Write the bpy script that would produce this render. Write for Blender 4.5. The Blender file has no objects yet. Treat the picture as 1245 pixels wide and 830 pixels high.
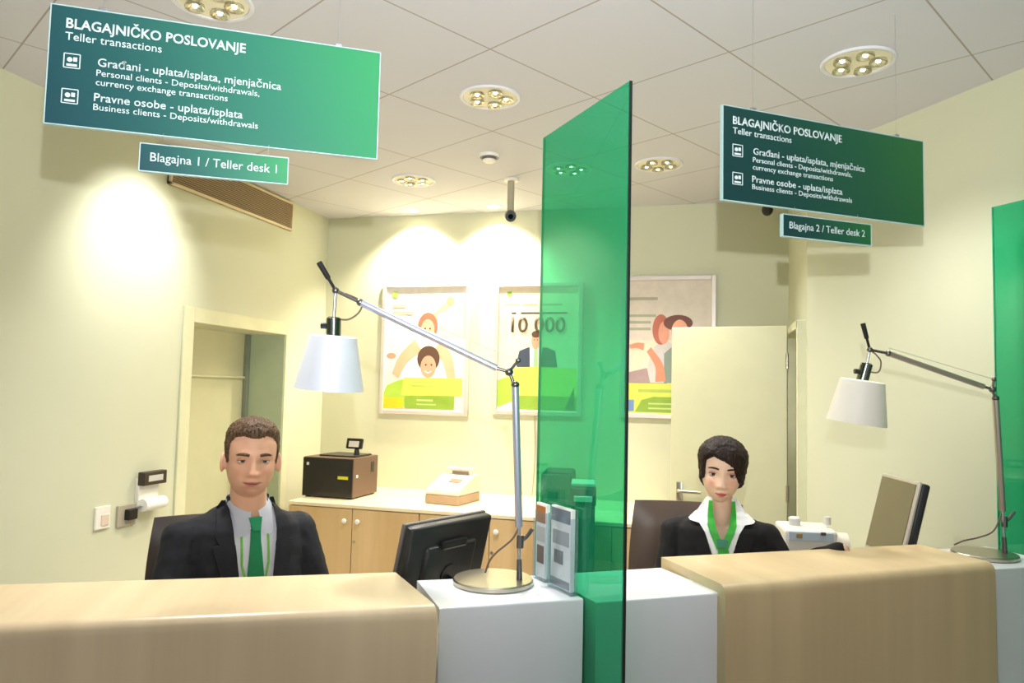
import bpy, bmesh, math, random
from mathutils import Vector, Matrix, noise
random.seed(7)
PI = math.pi
COL = bpy.context.scene.collection

# ------------------------------------------------------------------ camera model
F = 905.0; CX, CY = 622.5, 415.0
CH = 1.60                                   # lens height above the floor
K = 1.05                                    # room scale
CEIL = CH + 1.22 * K
def _ray(x, y): return Vector(((x - CX) / F, 1.0, -(y - CY) / F))
def _hz(x): return 473 + .0225 * (x - 622)
UP = _ray(0, _hz(0)).cross(_ray(1000, _hz(1000))).normalized()
if UP.z < 0: UP = -UP
YD = _ray(862, _hz(862)); YD = (YD - YD.dot(UP) * UP).normalized()
XD = YD.cross(UP)
def wdir(x, y):
    r = _ray(x, y); return Vector((r.dot(XD), r.dot(YD), r.dot(UP)))
CAM = Vector((0, 0, CH))
FWD = wdir(CX, CY); FWD = Vector((FWD.x, FWD.y, 0)).normalized()
SIDE = Vector((FWD.y, -FWD.x, 0))
def at_d(x, y, d): return CAM + wdir(x, y) * d          # sight line at forward distance d
def at_z(x, y, z):
    d = wdir(x, y); return CAM + d * ((z - CH) / d.z)
def at_x(x, y, X):
    d = wdir(x, y); return CAM + d * (X / d.x)
def at_y(x, y, Y):
    d = wdir(x, y); return CAM + d * (Y / d.y)
def at_v(x, y, p, q):                                   # on the vertical plane through p and q
    n = (q - p).cross(Vector((0, 0, 1))); d = wdir(x, y)
    return CAM + d * ((p - CAM).dot(n) / d.dot(n))

def project(p):
    v = p - CAM; c = v.x * XD + v.y * YD + v.z * UP
    return CX + F * c.x / c.y, CY - F * c.z / c.y, c.y

# ------------------------------------------------------------------ materials
def srgb(c):
    return tuple(((v / 255) / 12.92 if v / 255 <= .04045 else ((v / 255 + .055) / 1.055) ** 2.4) for v in c) + (1,)
MATS = {}
def mat(name, c, rough=.6, metal=0, var=.04, scale=8, bump=0, spec=.5, coat=0, emit=None, es=0):
    if name in MATS: return MATS[name]
    m = bpy.data.materials.new(name); m.use_nodes = True
    nt = m.node_tree; b = nt.nodes['Principled BSDF']
    b.inputs['Roughness'].default_value = rough; b.inputs['Metallic'].default_value = metal
    b.inputs['Specular IOR Level'].default_value = spec
    b.inputs['Coat Weight'].default_value = coat
    col = srgb(c)
    tc = nt.nodes.new('ShaderNodeTexCoord'); n = nt.nodes.new('ShaderNodeTexNoise')
    n.inputs['Scale'].default_value = scale; n.inputs['Detail'].default_value = 3
    nt.links.new(tc.outputs['Object'], n.inputs['Vector'])
    r = nt.nodes.new('ShaderNodeMapRange')
    r.inputs['From Min'].default_value = .3; r.inputs['From Max'].default_value = .7
    r.inputs['To Min'].default_value = 1 - var; r.inputs['To Max'].default_value = 1 + var
    nt.links.new(n.outputs['Fac'], r.inputs['Value'])
    mx = nt.nodes.new('ShaderNodeVectorMath'); mx.operation = 'SCALE'
    mx.inputs[0].default_value = col[:3]
    nt.links.new(r.outputs['Result'], mx.inputs['Scale'])
    nt.links.new(mx.outputs['Vector'], b.inputs['Base Color'])
    if bump:
        bp = nt.nodes.new('ShaderNodeBump'); bp.inputs['Strength'].default_value = bump
        bp.inputs['Distance'].default_value = .002
        nt.links.new(n.outputs['Fac'], bp.inputs['Height']); nt.links.new(bp.outputs['Normal'], b.inputs['Normal'])
    if emit:
        b.inputs['Emission Color'].default_value = srgb(emit); b.inputs['Emission Strength'].default_value = es
    MATS[name] = m; return m

def wood_mat(name, c1, c2, rot=0, grain=(22, 1.2, .8), rough=.35):
    m = bpy.data.materials.new(name); m.use_nodes = True; nt = m.node_tree; b = nt.nodes['Principled BSDF']
    b.inputs['Roughness'].default_value = rough
    tc = nt.nodes.new('ShaderNodeTexCoord'); mp = nt.nodes.new('ShaderNodeMapping')
    mp.inputs['Rotation'].default_value = (0, 0, rot)
    m2 = nt.nodes.new('ShaderNodeMapping'); m2.inputs['Scale'].default_value = grain
    nt.links.new(tc.outputs['Object'], mp.inputs['Vector']); nt.links.new(mp.outputs['Vector'], m2.inputs['Vector'])
    n = nt.nodes.new('ShaderNodeTexNoise'); n.inputs['Scale'].default_value = 1; n.inputs['Detail'].default_value = 5
    n.inputs['Roughness'].default_value = .6
    nt.links.new(m2.outputs['Vector'], n.inputs['Vector'])
    m3 = nt.nodes.new('ShaderNodeMapping'); m3.inputs['Scale'].default_value = (grain[0] * .18, grain[1] * .3, grain[2] * .15)
    nt.links.new(mp.outputs['Vector'], m3.inputs['Vector'])
    n2 = nt.nodes.new('ShaderNodeTexNoise'); n2.inputs['Scale'].default_value = 1
    nt.links.new(m3.outputs['Vector'], n2.inputs['Vector'])
    ad = nt.nodes.new('ShaderNodeMath'); ad.operation = 'ADD'
    nt.links.new(n.outputs['Fac'], ad.inputs[0]); nt.links.new(n2.outputs['Fac'], ad.inputs[1])
    r = nt.nodes.new('ShaderNodeValToRGB')
    r.color_ramp.elements[0].position = .36; r.color_ramp.elements[1].position = .66
    r.color_ramp.elements[0].color = srgb(c1); r.color_ramp.elements[1].color = srgb(c2)
    hf = nt.nodes.new('ShaderNodeMath'); hf.operation = 'MULTIPLY'; hf.inputs[1].default_value = .5
    nt.links.new(ad.outputs[0], hf.inputs[0]); nt.links.new(hf.outputs[0], r.inputs['Fac'])
    nt.links.new(r.outputs['Color'], b.inputs['Base Color'])
    return m

def facing(nt, lo, hi):
    lw = nt.nodes.new('ShaderNodeLayerWeight'); lw.inputs['Blend'].default_value = .5
    pw = nt.nodes.new('ShaderNodeMath'); pw.operation = 'POWER'; pw.inputs[1].default_value = 4
    nt.links.new(lw.outputs['Facing'], pw.inputs[0])
    ma = nt.nodes.new('ShaderNodeMath'); ma.operation = 'MULTIPLY_ADD'; ma.inputs[1].default_value = hi - lo; ma.inputs[2].default_value = lo
    nt.links.new(pw.outputs[0], ma.inputs[0]); return ma
def glass_mat():
    m = bpy.data.materials.new('green_tinted_glass'); m.use_nodes = True; nt = m.node_tree
    for n in list(nt.nodes): nt.nodes.remove(n)
    out = nt.nodes.new('ShaderNodeOutputMaterial')
    t = nt.nodes.new('ShaderNodeBsdfTransparent'); t.inputs['Color'].default_value = (.30, .80, .60, 1)
    d = nt.nodes.new('ShaderNodeBsdfDiffuse'); d.inputs['Color'].default_value = (.02, .50, .26, 1)
    g = nt.nodes.new('ShaderNodeBsdfGlossy'); g.inputs['Color'].default_value = (.9, 1, .95, 1); g.inputs['Roughness'].default_value = .01
    m1 = nt.nodes.new('ShaderNodeMixShader'); m1.inputs['Fac'].default_value = .22
    m2 = nt.nodes.new('ShaderNodeMixShader')
    fr = facing(nt, .035, .5)
    nt.links.new(t.outputs[0], m1.inputs[1]); nt.links.new(d.outputs[0], m1.inputs[2])
    nt.links.new(fr.outputs[0], m2.inputs['Fac']); nt.links.new(m1.outputs[0], m2.inputs[1]); nt.links.new(g.outputs[0], m2.inputs[2])
    nt.links.new(m2.outputs[0], out.inputs['Surface'])
    return m
def clear_mat():
    m = bpy.data.materials.new('clear_acrylic'); m.use_nodes = True; nt = m.node_tree
    for n in list(nt.nodes): nt.nodes.remove(n)
    out = nt.nodes.new('ShaderNodeOutputMaterial')
    t = nt.nodes.new('ShaderNodeBsdfTransparent'); t.inputs['Color'].default_value = (.93, .96, .98, 1)
    g = nt.nodes.new('ShaderNodeBsdfGlossy'); g.inputs['Roughness'].default_value = .05
    d = nt.nodes.new('ShaderNodeBsdfDiffuse'); d.inputs['Color'].default_value = (.7, .78, .85, 1)
    m0 = nt.nodes.new('ShaderNodeMixShader'); m0.inputs['Fac'].default_value = .07
    m2 = nt.nodes.new('ShaderNodeMixShader'); fr = facing(nt, .04, .5)
    nt.links.new(t.outputs[0], m0.inputs[1]); nt.links.new(d.outputs[0], m0.inputs[2])
    nt.links.new(fr.outputs[0], m2.inputs['Fac']); nt.links.new(m0.outputs[0], m2.inputs[1]); nt.links.new(g.outputs[0], m2.inputs[2])
    nt.links.new(m2.outputs[0], out.inputs['Surface']); return m

def gradient_mat(name, stops, w, h):
    """printed sign background: colour runs along the board, dark lower left to green right"""
    m = bpy.data.materials.new(name); m.use_nodes = True; nt = m.node_tree; b = nt.nodes['Principled BSDF']
    b.inputs['Roughness'].default_value = .35
    tc = nt.nodes.new('ShaderNodeTexCoord'); sp = nt.nodes.new('ShaderNodeSeparateXYZ')
    nt.links.new(tc.outputs['Object'], sp.inputs[0])
    a = nt.nodes.new('ShaderNodeMath'); a.operation = 'MULTIPLY_ADD'; a.inputs[1].default_value = .85 / w; a.inputs[2].default_value = .47
    nt.links.new(sp.outputs['X'], a.inputs[0])
    c = nt.nodes.new('ShaderNodeMath'); c.operation = 'MULTIPLY_ADD'; c.inputs[1].default_value = .12 / h
    nt.links.new(sp.outputs['Z'], c.inputs[0]); nt.links.new(a.outputs[0], c.inputs[2])
    r = nt.nodes.new('ShaderNodeValToRGB'); e = r.color_ramp.elements
    e[0].position, e[0].color = stops[0][0], srgb(stops[0][1]); e[1].position, e[1].color = stops[-1][0], srgb(stops[-1][1])
    for p, cc in stops[1:-1]:
        q = e.new(p); q.color = srgb(cc)
    nt.links.new(c.outputs[0], r.inputs['Fac']); nt.links.new(r.outputs['Color'], b.inputs['Base Color'])
    return m

def skin_mat(name, c, spots):
    m = bpy.data.materials.new(name); m.use_nodes = True; nt = m.node_tree; b = nt.nodes['Principled BSDF']
    b.inputs['Roughness'].default_value = .5; b.inputs['Specular IOR Level'].default_value = .35
    b.inputs['Subsurface Weight'].default_value = .12; b.inputs['Subsurface Radius'].default_value = (1, .3, .15)
    b.inputs['Subsurface Scale'].default_value = .006
    tc = nt.nodes.new('ShaderNodeTexCoord'); n = nt.nodes.new('ShaderNodeTexNoise'); n.inputs['Scale'].default_value = 25
    nt.links.new(tc.outputs['Object'], n.inputs['Vector'])
    prev = nt.nodes.new('ShaderNodeMix'); prev.data_type = 'RGBA'
    prev.inputs[6].default_value = srgb(c); prev.inputs[7].default_value = srgb([v * .93 for v in c])
    nt.links.new(n.outputs['Fac'], prev.inputs[0])
    for (p, s, col, st, edge) in spots:      # local complexion: lips, cheeks, stubble, eye make-up; also shade painted in eye sockets
        mp = nt.nodes.new('ShaderNodeVectorMath'); mp.operation = 'SUBTRACT'; mp.inputs[1].default_value = p
        nt.links.new(tc.outputs['Object'], mp.inputs[0])
        dv = nt.nodes.new('ShaderNodeVectorMath'); dv.operation = 'DIVIDE'; dv.inputs[1].default_value = s
        nt.links.new(mp.outputs[0], dv.inputs[0])
        ln = nt.nodes.new('ShaderNodeVectorMath'); ln.operation = 'LENGTH'; nt.links.new(dv.outputs[0], ln.inputs[0])
        mr = nt.nodes.new('ShaderNodeMapRange'); mr.inputs['From Min'].default_value = edge; mr.inputs['From Max'].default_value = 1
        mr.inputs['To Min'].default_value = st; mr.inputs['To Max'].default_value = 0
        nt.links.new(ln.outputs['Value'], mr.inputs['Value'])
        mx = nt.nodes.new('ShaderNodeMix'); mx.data_type = 'RGBA'; mx.inputs[7].default_value = srgb(col)
        nt.links.new(mr.outputs['Result'], mx.inputs[0]); nt.links.new(prev.outputs[2], mx.inputs[6]); prev = mx
    nt.links.new(prev.outputs[2], b.inputs['Base Color']); return m

def wall_mat():
    return mat('cream_wall_paint', (212, 214, 188), .75, var=.012, scale=3)
WALL = wall_mat()
WHITE = mat('white_laminate', (236, 238, 243), .28, var=.01)
ALU = mat('brushed_aluminium', (196, 198, 208), .32, 1, var=.05, scale=40)
STEEL = mat('dark_steel', (120, 118, 116), .35, 1)
SATIN = mat('satin_nickel', (190, 184, 168), .3, 1)
BLACK = mat('black_plastic', (26, 26, 28), .35)
BLACKR = mat('matt_black_rubber', (18, 18, 19), .7)
CHROME = mat('chrome', (225, 225, 225), .08, 1)
GREYP = mat('light_grey_plastic', (205, 203, 198), .5)
BEIGE = mat('beige_plastic', (222, 214, 196), .5)
OFFWHITE = mat('off_white_plastic', (240, 238, 230), .4)
GLASS = glass_mat(); CLEAR = clear_mat()
LETTER = mat('white_vinyl_lettering', (206, 222, 224), .5)
CABWOOD = wood_mat('maple_cabinet_wood', (205, 170, 118), (222, 190, 140), 0, (14, 14, 1.1))
WOOD_E = None

# ------------------------------------------------------------------ mesh helpers
def link(o, parent=None):
    COL.objects.link(o)
    if parent is not None: o.parent = parent
    return o
def obj(name, bm, m, parent=None, smooth=35, origin=None):
    if origin is not None:
        for v in bm.verts: v.co -= Vector(origin)
    me = bpy.data.meshes.new(name); bmesh.ops.recalc_face_normals(bm, faces=bm.faces)
    bm.to_mesh(me); bm.free()
    for x in (m if isinstance(m, (list, tuple)) else [m]): me.materials.append(x)
    if smooth:
        for p in me.polygons: p.use_smooth = True
        me.set_sharp_from_angle(angle=math.radians(smooth))
    o = bpy.data.objects.new(name, me)
    if origin is not None: o.location = origin
    return link(o, parent)
def tag(o, label, cat, group=None):
    o['label'] = label; o['category'] = cat
    if group: o['group'] = group
    return o
def thing(name, label, cat, loc=(0, 0, 0), rz=0, group=None):
    o = bpy.data.objects.new(name, None); o.location = loc; o.rotation_euler = (0, 0, rz); o.empty_display_size = .1
    link(o); return tag(o, label, cat, group)
def struct(o): o['kind'] = 'structure'; return o
def copy_tree(o, parent=None):
    c = o.copy(); COL.objects.link(c)
    if parent is not None: c.parent = parent
    for ch in list(o.children): copy_tree(ch, c)
    return c
def new(): return bmesh.new()
def box(bm, c, s, bevel=0, seg=2, rot=None, mi=0):
    g = bmesh.ops.create_cube(bm, size=1); vs = g['verts']
    M = Matrix.Translation(c) @ (rot.to_4x4() if rot is not None else Matrix.Identity(4)) @ Matrix.Diagonal((s[0], s[1], s[2], 1))
    for v in vs: v.co = M @ v.co
    fs = set(f for v in vs for f in v.link_faces)
    for f in fs: f.material_index = mi
    if bevel:
        es = list(set(e for v in vs for e in v.link_edges))
        r = bmesh.ops.bevel(bm, geom=es, offset=bevel, segments=seg, profile=.5, affect='EDGES')
        for f in r['faces']: f.material_index = mi
    return bm
def B(c, s, bevel=0, seg=2, rot=None): return box(new(), c, s, bevel, seg, rot)
def ring(bm, c, a, b, r, n, rb=None):
    rb = r if rb is None else rb
    return [bm.verts.new(c + a * (r * math.cos(2 * PI * i / n)) + b * (rb * math.sin(2 * PI * i / n))) for i in range(n)]
def frame_of(d):
    d = d.normalized(); a = d.cross(Vector((0, 0, 1)))
    if a.length < 1e-4: a = Vector((1, 0, 0))
    a.normalize(); return a, d.cross(a).normalized()
def bridge(bm, r0, r1, mi=0):
    n = len(r0)
    for i in range(n):
        f = bm.faces.new((r0[i], r0[(i + 1) % n], r1[(i + 1) % n], r1[i])); f.material_index = mi
def tube(bm, pts, r, n=12, cap=True, mi=0):
    """smooth tube along pts, r is a number or one radius for each point"""
    pts = [Vector(p) for p in pts]; rs = r if isinstance(r, (list, tuple)) else [r] * len(pts)
    prev = None; a = None
    for i, p in enumerate(pts):
        d = (pts[min(i + 1, len(pts) - 1)] - pts[max(i - 1, 0)]).normalized()
        if a is None: a, b = frame_of(d)
        else:
            a = (a - d * a.dot(d)).normalized(); b = d.cross(a).normalized()
        rg = ring(bm, p, a, b, rs[i], n)
        if prev: bridge(bm, prev, rg, mi)
        elif cap: bm.faces.new(rg).material_index = mi
        prev = rg
    if cap: bm.faces.new(prev).material_index = mi
    return bm
def spline(pts, n=8):
    pts = [Vector(p) for p in pts]; out = []
    P = [pts[0] * 2 - pts[1]] + pts + [pts[-1] * 2 - pts[-2]]
    for i in range(1, len(P) - 2):
        for k in range(n):
            t = k / n
            out.append(.5 * ((2 * P[i]) + (-P[i - 1] + P[i + 1]) * t + (2 * P[i - 1] - 5 * P[i] + 4 * P[i + 1] - P[i + 2]) * t * t
                             + (-P[i - 1] + 3 * P[i] - 3 * P[i + 1] + P[i + 2]) * t ** 3))
    out.append(pts[-1]); return out
def capsule(bm, p, q, r0, r1, n=16, k=5):
    p, q = Vector(p), Vector(q); d = (q - p)
    if d.length < 1e-6: d = Vector((0, 0, 1e-5))
    dn = d.normalized(); pts = []; rs = []
    for i in range(k): 
        t = PI / 2 * (i + .3) / k; pts.append(p - dn * (r0 * math.cos(t))); rs.append(r0 * math.sin(t))
    pts += [p, q]; rs += [r0, r1]
    for i in range(k):
        t = PI / 2 * (1 - (i + .7) / k); pts.append(q + dn * (r1 * math.cos(t))); rs.append(r1 * math.sin(t))
    a, b = frame_of(dn); prev = None
    for pp, rr in zip(pts, rs):
        rg = ring(bm, pp, a, b, rr, n)
        if prev: bridge(bm, prev, rg)
        else: bm.faces.new(rg)
        prev = rg
    bm.faces.new(prev); return bm
def ellipsoid(bm, c, s, rot=None, u=24, v=16):
    g = bmesh.ops.create_uvsphere(bm, u_segments=u, v_segments=v, radius=1)
    M = Matrix.Translation(c) @ (rot.to_4x4() if rot is not None else Matrix.Identity(4)) @ Matrix.Diagonal((s[0], s[1], s[2], 1))
    for w in g['verts']: w.co = M @ w.co
    return bm
def lathe(bm, prof, c=(0, 0, 0), n=40, M=None, mi=0):
    """prof: (radius, z) from bottom to top around local z, closed when radius is 0"""
    c = Vector(c); prev = None
    for r, z in prof:
        if r < 1e-6: rg = [bm.verts.new((0, 0, z))]
        else: rg = [bm.verts.new((r * math.cos(2 * PI * i / n), r * math.sin(2 * PI * i / n), z)) for i in range(n)]
        if prev:
            if len(prev) == 1 and len(rg) > 1:
                for i in range(n): bm.faces.new((prev[0], rg[(i + 1) % n], rg[i])).material_index = mi
            elif len(rg) == 1 and len(prev) > 1:
                for i in range(n): bm.faces.new((prev[i], prev[(i + 1) % n], rg[0])).material_index = mi
            elif len(rg) > 1: bridge(bm, prev, rg, mi)
        for v in rg: v.tag = True
        prev = rg
    T = Matrix.Translation(c) @ (M.to_4x4() if M is not None else Matrix.Identity(4))
    for v in bm.verts:
        if v.tag: v.co = T @ v.co; v.tag = False
    return bm
def prism(bm, poly, z0, z1, mi=0):
    lo = [bm.verts.new((p[0], p[1], z0)) for p in poly]; hi = [bm.verts.new((p[0], p[1], z1)) for p in poly]
    bm.faces.new(lo[::-1]).material_index = mi; bm.faces.new(hi).material_index = mi
    bridge(bm, lo, hi, mi); return lo, hi
def plate(bm, poly, y0, y1, mi=0):
    """outline in local x,z extruded along y"""
    a = [bm.verts.new((p[0], y0, p[1])) for p in poly]; b = [bm.verts.new((p[0], y1, p[1])) for p in poly]
    bm.faces.new(a).material_index = mi; bm.faces.new(b[::-1]).material_index = mi; bridge(bm, a, b, mi); return bm
def text_bm(s, w, h, x, z, y, bold=.0, ext=.0008, align='LEFT'):
    """lettering: w = width of the whole line, h = capital height, (x, z) = left end of the baseline"""
    cu = bpy.data.curves.new('t', 'FONT'); cu.body = s; cu.size = 1; cu.offset = bold; cu.resolution_u = 3
    o = bpy.data.objects.new('t', cu); COL.objects.link(o)
    dg = bpy.context.evaluated_depsgraph_get(); dg.update()
    me = bpy.data.meshes.new_from_object(o.evaluated_get(dg)); bm = new(); bm.from_mesh(me)
    bpy.data.objects.remove(o); bpy.data.meshes.remove(me); bpy.data.curves.remove(cu)
    x0 = min(v.co.x for v in bm.verts); x1 = max(v.co.x for v in bm.verts)
    sx = w / (x1 - x0); sy = h / .72
    for v in bm.verts: v.co = Vector((x + (v.co.x - x0) * sx, y, z + v.co.y * sy))
    r = bmesh.ops.extrude_face_region(bm, geom=bm.faces[:])
    for e in r['geom']:
        if isinstance(e, bmesh.types.BMVert): e.co.y -= ext
    return bm
def remesh(bm, vox, smooth_it=3):
    me = bpy.data.meshes.new('r'); bmesh.ops.recalc_face_normals(bm, faces=bm.faces); bm.to_mesh(me); bm.free()
    o = bpy.data.objects.new('r', me); COL.objects.link(o)
    md = o.modifiers.new('R', 'REMESH'); md.mode = 'VOXEL'; md.voxel_size = vox
    if smooth_it:
        s = o.modifiers.new('S', 'SMOOTH'); s.iterations = smooth_it; s.factor = .5
    dg = bpy.context.evaluated_depsgraph_get(); dg.update()
    m2 = bpy.data.meshes.new_from_object(o.evaluated_get(dg)); out = new(); out.from_mesh(m2)
    bpy.data.objects.remove(o); bpy.data.meshes.remove(me); bpy.data.meshes.remove(m2)
    return out

# ------------------------------------------------------------------ the room
XL = -2.71 * K                       # left wall
YB = 4.88 * K                        # back wall
FLR = 0.0
def quad_prism(a, b, z0, z1, t=.1, side=1):
    """wall panel from a to b (plan), thickness t away from the room"""
    a, b = Vector((a[0], a[1], 0)), Vector((b[0], b[1], 0)); n = (b - a).cross(Vector((0, 0, 1))).normalized() * t * side
    return [a, b, b + n, a + n]

# left wall with a door recess and window of the recess
dj0 = at_x(229, 500, XL).y; dj1 = at_x(343, 500, XL).y; dhead = at_x(285, 398.5, XL).z
bm = new()
def lw(y0, y1, z0, z1): box(bm, (XL - .15, (y0 + y1) / 2, (z0 + z1) / 2), (.3, y1 - y0, z1 - z0))
lw(-3.2, dj0, 0, CEIL + .05); lw(dj1, YB + .2, 0, CEIL + .05); lw(dj0, dj1, dhead, CEIL + .05)
struct(obj('wall_left', bm, WALL, smooth=0))
bm = new(); box(bm, ((XL - .5 + 1.0) / 2, YB + .1, CEIL / 2 + .02), (1.0 - XL + .5 - .5, .2, CEIL + .06))
struct(obj('wall_back', bm, WALL, smooth=0))
# right wall runs towards the viewer from a short return
RW0 = Vector((.475 * K, 3.98 * K, 0)); rdir = Vector((math.sin(math.radians(34.4)), -math.cos(math.radians(34.4)), 0))
RW1 = RW0 + rdir * 6.5
bm = new(); prism(bm, quad_prism(RW0, RW1, 0, CEIL + .05, .16, -1), 0, CEIL + .05)
struct(obj('wall_right', bm, WALL, smooth=0))
# short return wall with the doorway the open leaf belongs to
XR = .475 * K; ry0, ry1 = RW0.y + .05, YB - .06; rhead = CH + .385 * K
bm = new()
box(bm, (XR + .05, (RW0.y + ry0) / 2, CEIL / 2 + .02), (.1, ry0 - RW0.y, CEIL + .05))
box(bm, (XR + .05, (YB + ry1) / 2, CEIL / 2 + .02), (.1, YB - ry1, CEIL + .05))
box(bm, (XR + .05, (ry1 + ry0) / 2, (CEIL + rhead) / 2 + .02), (.1, ry1 - ry0, CEIL - rhead + .05))
struct(obj('wall_return', bm, WALL, smooth=0))
bm = new(); box(bm, (XR + 1.3, 5.0, 1.25), (.1, 2.6, 2.5)); box(bm, (XR + .75, 6.2, 1.25), (1.3, .1, 2.5))
struct(obj('wall_corridor', bm, WALL, smooth=0))

# ceiling with a grid of square panels turned against the walls
def ceiling_mat():
    m = bpy.data.materials.new('ceiling_panels'); m.use_nodes = True; nt = m.node_tree; b = nt.nodes['Principled BSDF']
    b.inputs['Roughness'].default_value = .85
    tc = nt.nodes.new('ShaderNodeTexCoord'); mp = nt.nodes.new('ShaderNodeMapping'); mp.vector_type = 'TEXTURE'
    mp.inputs['Location'].default_value = (-.63 * 1.22 * K, 2.045 * 1.22 * K, 0)
    mp.inputs['Rotation'].default_value = (0, 0, math.radians(90 - 30.3))
    nt.links.new(tc.outputs['Object'], mp.inputs['Vector'])
    sp = nt.nodes.new('ShaderNodeSeparateXYZ'); nt.links.new(mp.outputs['Vector'], sp.inputs[0])
    outs = []
    for ax, tile in (('X', .593 * K), ('Y', .617 * K)):
        pp = nt.nodes.new('ShaderNodeMath'); pp.operation = 'PINGPONG'; pp.inputs[1].default_value = tile / 2
        nt.links.new(sp.outputs[ax], pp.inputs[0])
        lt = nt.nodes.new('ShaderNodeMapRange'); lt.inputs['From Min'].default_value = .0022; lt.inputs['From Max'].default_value = .0042
        lt.inputs['To Min'].default_value = 1; lt.inputs['To Max'].default_value = 0
        nt.links.new(pp.outputs[0], lt.inputs['Value']); outs.append(lt.outputs['Result'])
    mxn = nt.nodes.new('ShaderNodeMath'); mxn.operation = 'MAXIMUM'
    nt.links.new(outs[0], mxn.inputs[0]); nt.links.new(outs[1], mxn.inputs[1])
    n = nt.nodes.new('ShaderNodeTexNoise'); n.inputs['Scale'].default_value = 160; nt.links.new(tc.outputs['Object'], n.inputs['Vector'])
    mx = nt.nodes.new('ShaderNodeMix'); mx.data_type = 'RGBA'
    mx.inputs[6].default_value = srgb((208, 208, 216)); mx.inputs[7].default_value = srgb((158, 152, 146))
    nt.links.new(mxn.outputs[0], mx.inputs[0]); nt.links.new(mx.outputs[2], b.inputs['Base Color'])
    bp = nt.nodes.new('ShaderNodeBump'); bp.inputs['Strength'].default_value = .05; bp.inputs['Distance'].default_value = .002
    nt.links.new(n.outputs['Fac'], bp.inputs['Height']); nt.links.new(bp.outputs['Normal'], b.inputs['Normal'])
    return m
bm = new(); prism(bm, [(XL - .1, -3.2), (6.0, -3.2), (6.0, 6.3), (XL - .1, 6.3)], CEIL, CEIL + .1)
struct(obj('ceiling', bm, ceiling_mat(), smooth=0))
bm = new(); prism(bm, [(XL - .9, -3.2), (6.0, -3.2), (6.0, 6.3), (XL - .9, 6.3)], -.1, 0)
struct(obj('floor', bm, mat('grey_stone_floor', (176, 170, 160), .4, var=.05, scale=5), smooth=0))

# recessed door in the left wall
rec = .29
lx = XL - rec
frm = mat('pale_green_door_frame', (222, 222, 188), .5)
bm = new()
fw, ft = .085, .012
box(bm, (XL + ft / 2, dj0 - fw / 2, dhead / 2 + fw / 2), (ft, fw, dhead + fw), .003)
box(bm, (XL + ft / 2, dj1 + fw / 2 - .01, dhead / 2 + fw / 2), (ft, fw - .02, dhead + fw), .003)
box(bm, (XL + ft / 2, (dj0 + dj1) / 2, dhead + fw / 2), (ft, dj1 - dj0, fw), .003)
struct(obj('trim_1', bm, frm, smooth=0))
bm = new(); box(bm, (lx - .03, (dj0 + dj1) / 2, dhead / 2 + .02), (.05, dj1 - dj0 + .1, dhead + .1), .004)
dl = struct(obj('door_1', bm, mat('cream_door_leaf', (208, 207, 172), .45, var=.02), smooth=0))
bm = new(); box(bm, (lx + .006, (dj0 + dj1) / 2, dhead - .30), (.014, dj1 - dj0, .012), .002)
obj('door_rail', bm, frm, dl, smooth=0)
bm = new(); box(bm, (lx + .012, dj1 - .02, dhead / 2), (.03, .04, dhead), .004)
obj('door_stop', bm, mat('grey_rubber_seal', (130, 140, 124), .6), dl, smooth=0)
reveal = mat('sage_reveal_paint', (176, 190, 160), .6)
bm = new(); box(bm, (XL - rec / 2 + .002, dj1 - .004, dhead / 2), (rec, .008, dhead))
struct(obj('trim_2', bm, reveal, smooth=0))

# ventilation grille high on the left wall
v0 = at_x(203, 225, XL); v1 = at_x(352.5, 280, XL)
zb = (v0.z + v1.z) / 2; y0, y1 = v0.y, v1.y; zt = CEIL - .015
t = thing('ventilation_grille', 'long brown ventilation grille high on left wall under the ceiling', 'vent', (XL, (y0 + y1) / 2, zb))
brn = mat('taupe_grille_metal', (176, 152, 118), .5); brd = mat('dark_grille_gap', (120, 98, 70), .7)
h = zt - zb; L = y1 - y0
obj('backing', B((.004, 0, h / 2), (.008, L, h)), brd, t, 0)
bm = new()
box(bm, (.012, 0, .008), (.024, L, .016), .002); box(bm, (.012, 0, h - .006), (.024, L, .012), .002)
box(bm, (.012, -L / 2 + .007, h / 2), (.024, .014, h), .002); box(bm, (.012, L / 2 - .007, h / 2), (.024, .014, h), .002)
obj('frame', bm, mat('cream_grille_frame', (222, 206, 164), .5), t, 0)
ns = 13
for i in range(ns):
    z = .022 + (h - .04) * (i + .5) / ns
    obj('slat', B((.013, 0, z), (.014, L - .03, .004), 0, 1, Matrix.Rotation(.5, 3, 'Y')), brn, t, 0)

# open door leaf in front of the back wall
hinge = at_d(957.5, 480, 4.06 * K); hinge.z = 0
q0 = at_d(955, 480, 1); q1 = at_d(817, 480, 1)
free = Vector((q1.x, q1.y, 0)); free = free * (4.33 * K)
ldir = (free - hinge).normalized(); llen = (free - hinge).length
lrz = math.atan2(ldir.y, ldir.x)
dl2 = bpy.data.objects.new('door_2', None); dl2.location = hinge; dl2.rotation_euler = (0, 0, lrz); link(dl2); struct(dl2)
obj('door_leaf', B((llen / 2, 0, .005 + (rhead - .01) / 2), (llen, .04, rhead - .01), .004), mat('cream_door_leaf', (0, 0, 0)), dl2, 0)
for s in (1, -1):
    bm = new(); hx = llen - .055; hz = 1.6 - (594 - 477.5) / 905 * 4.3 * K
    box(bm, (hx, s * .024, hz - .05), (.036, .008, .2), .003)
    tube(bm, spline([(hx, s * .02, hz), (hx, s * .06, hz), (hx - .02, s * .066, hz), (hx - .135, s * .066, hz)], 5), .010, 12)
    hd = obj('door_handle', bm, SATIN, dl2)
for z in (.25, 1.0, 1.75): obj('hinge', tube(new(), [(0, .022, z), (0, .022, z + .09)], .009), SATIN, dl2)
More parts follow.
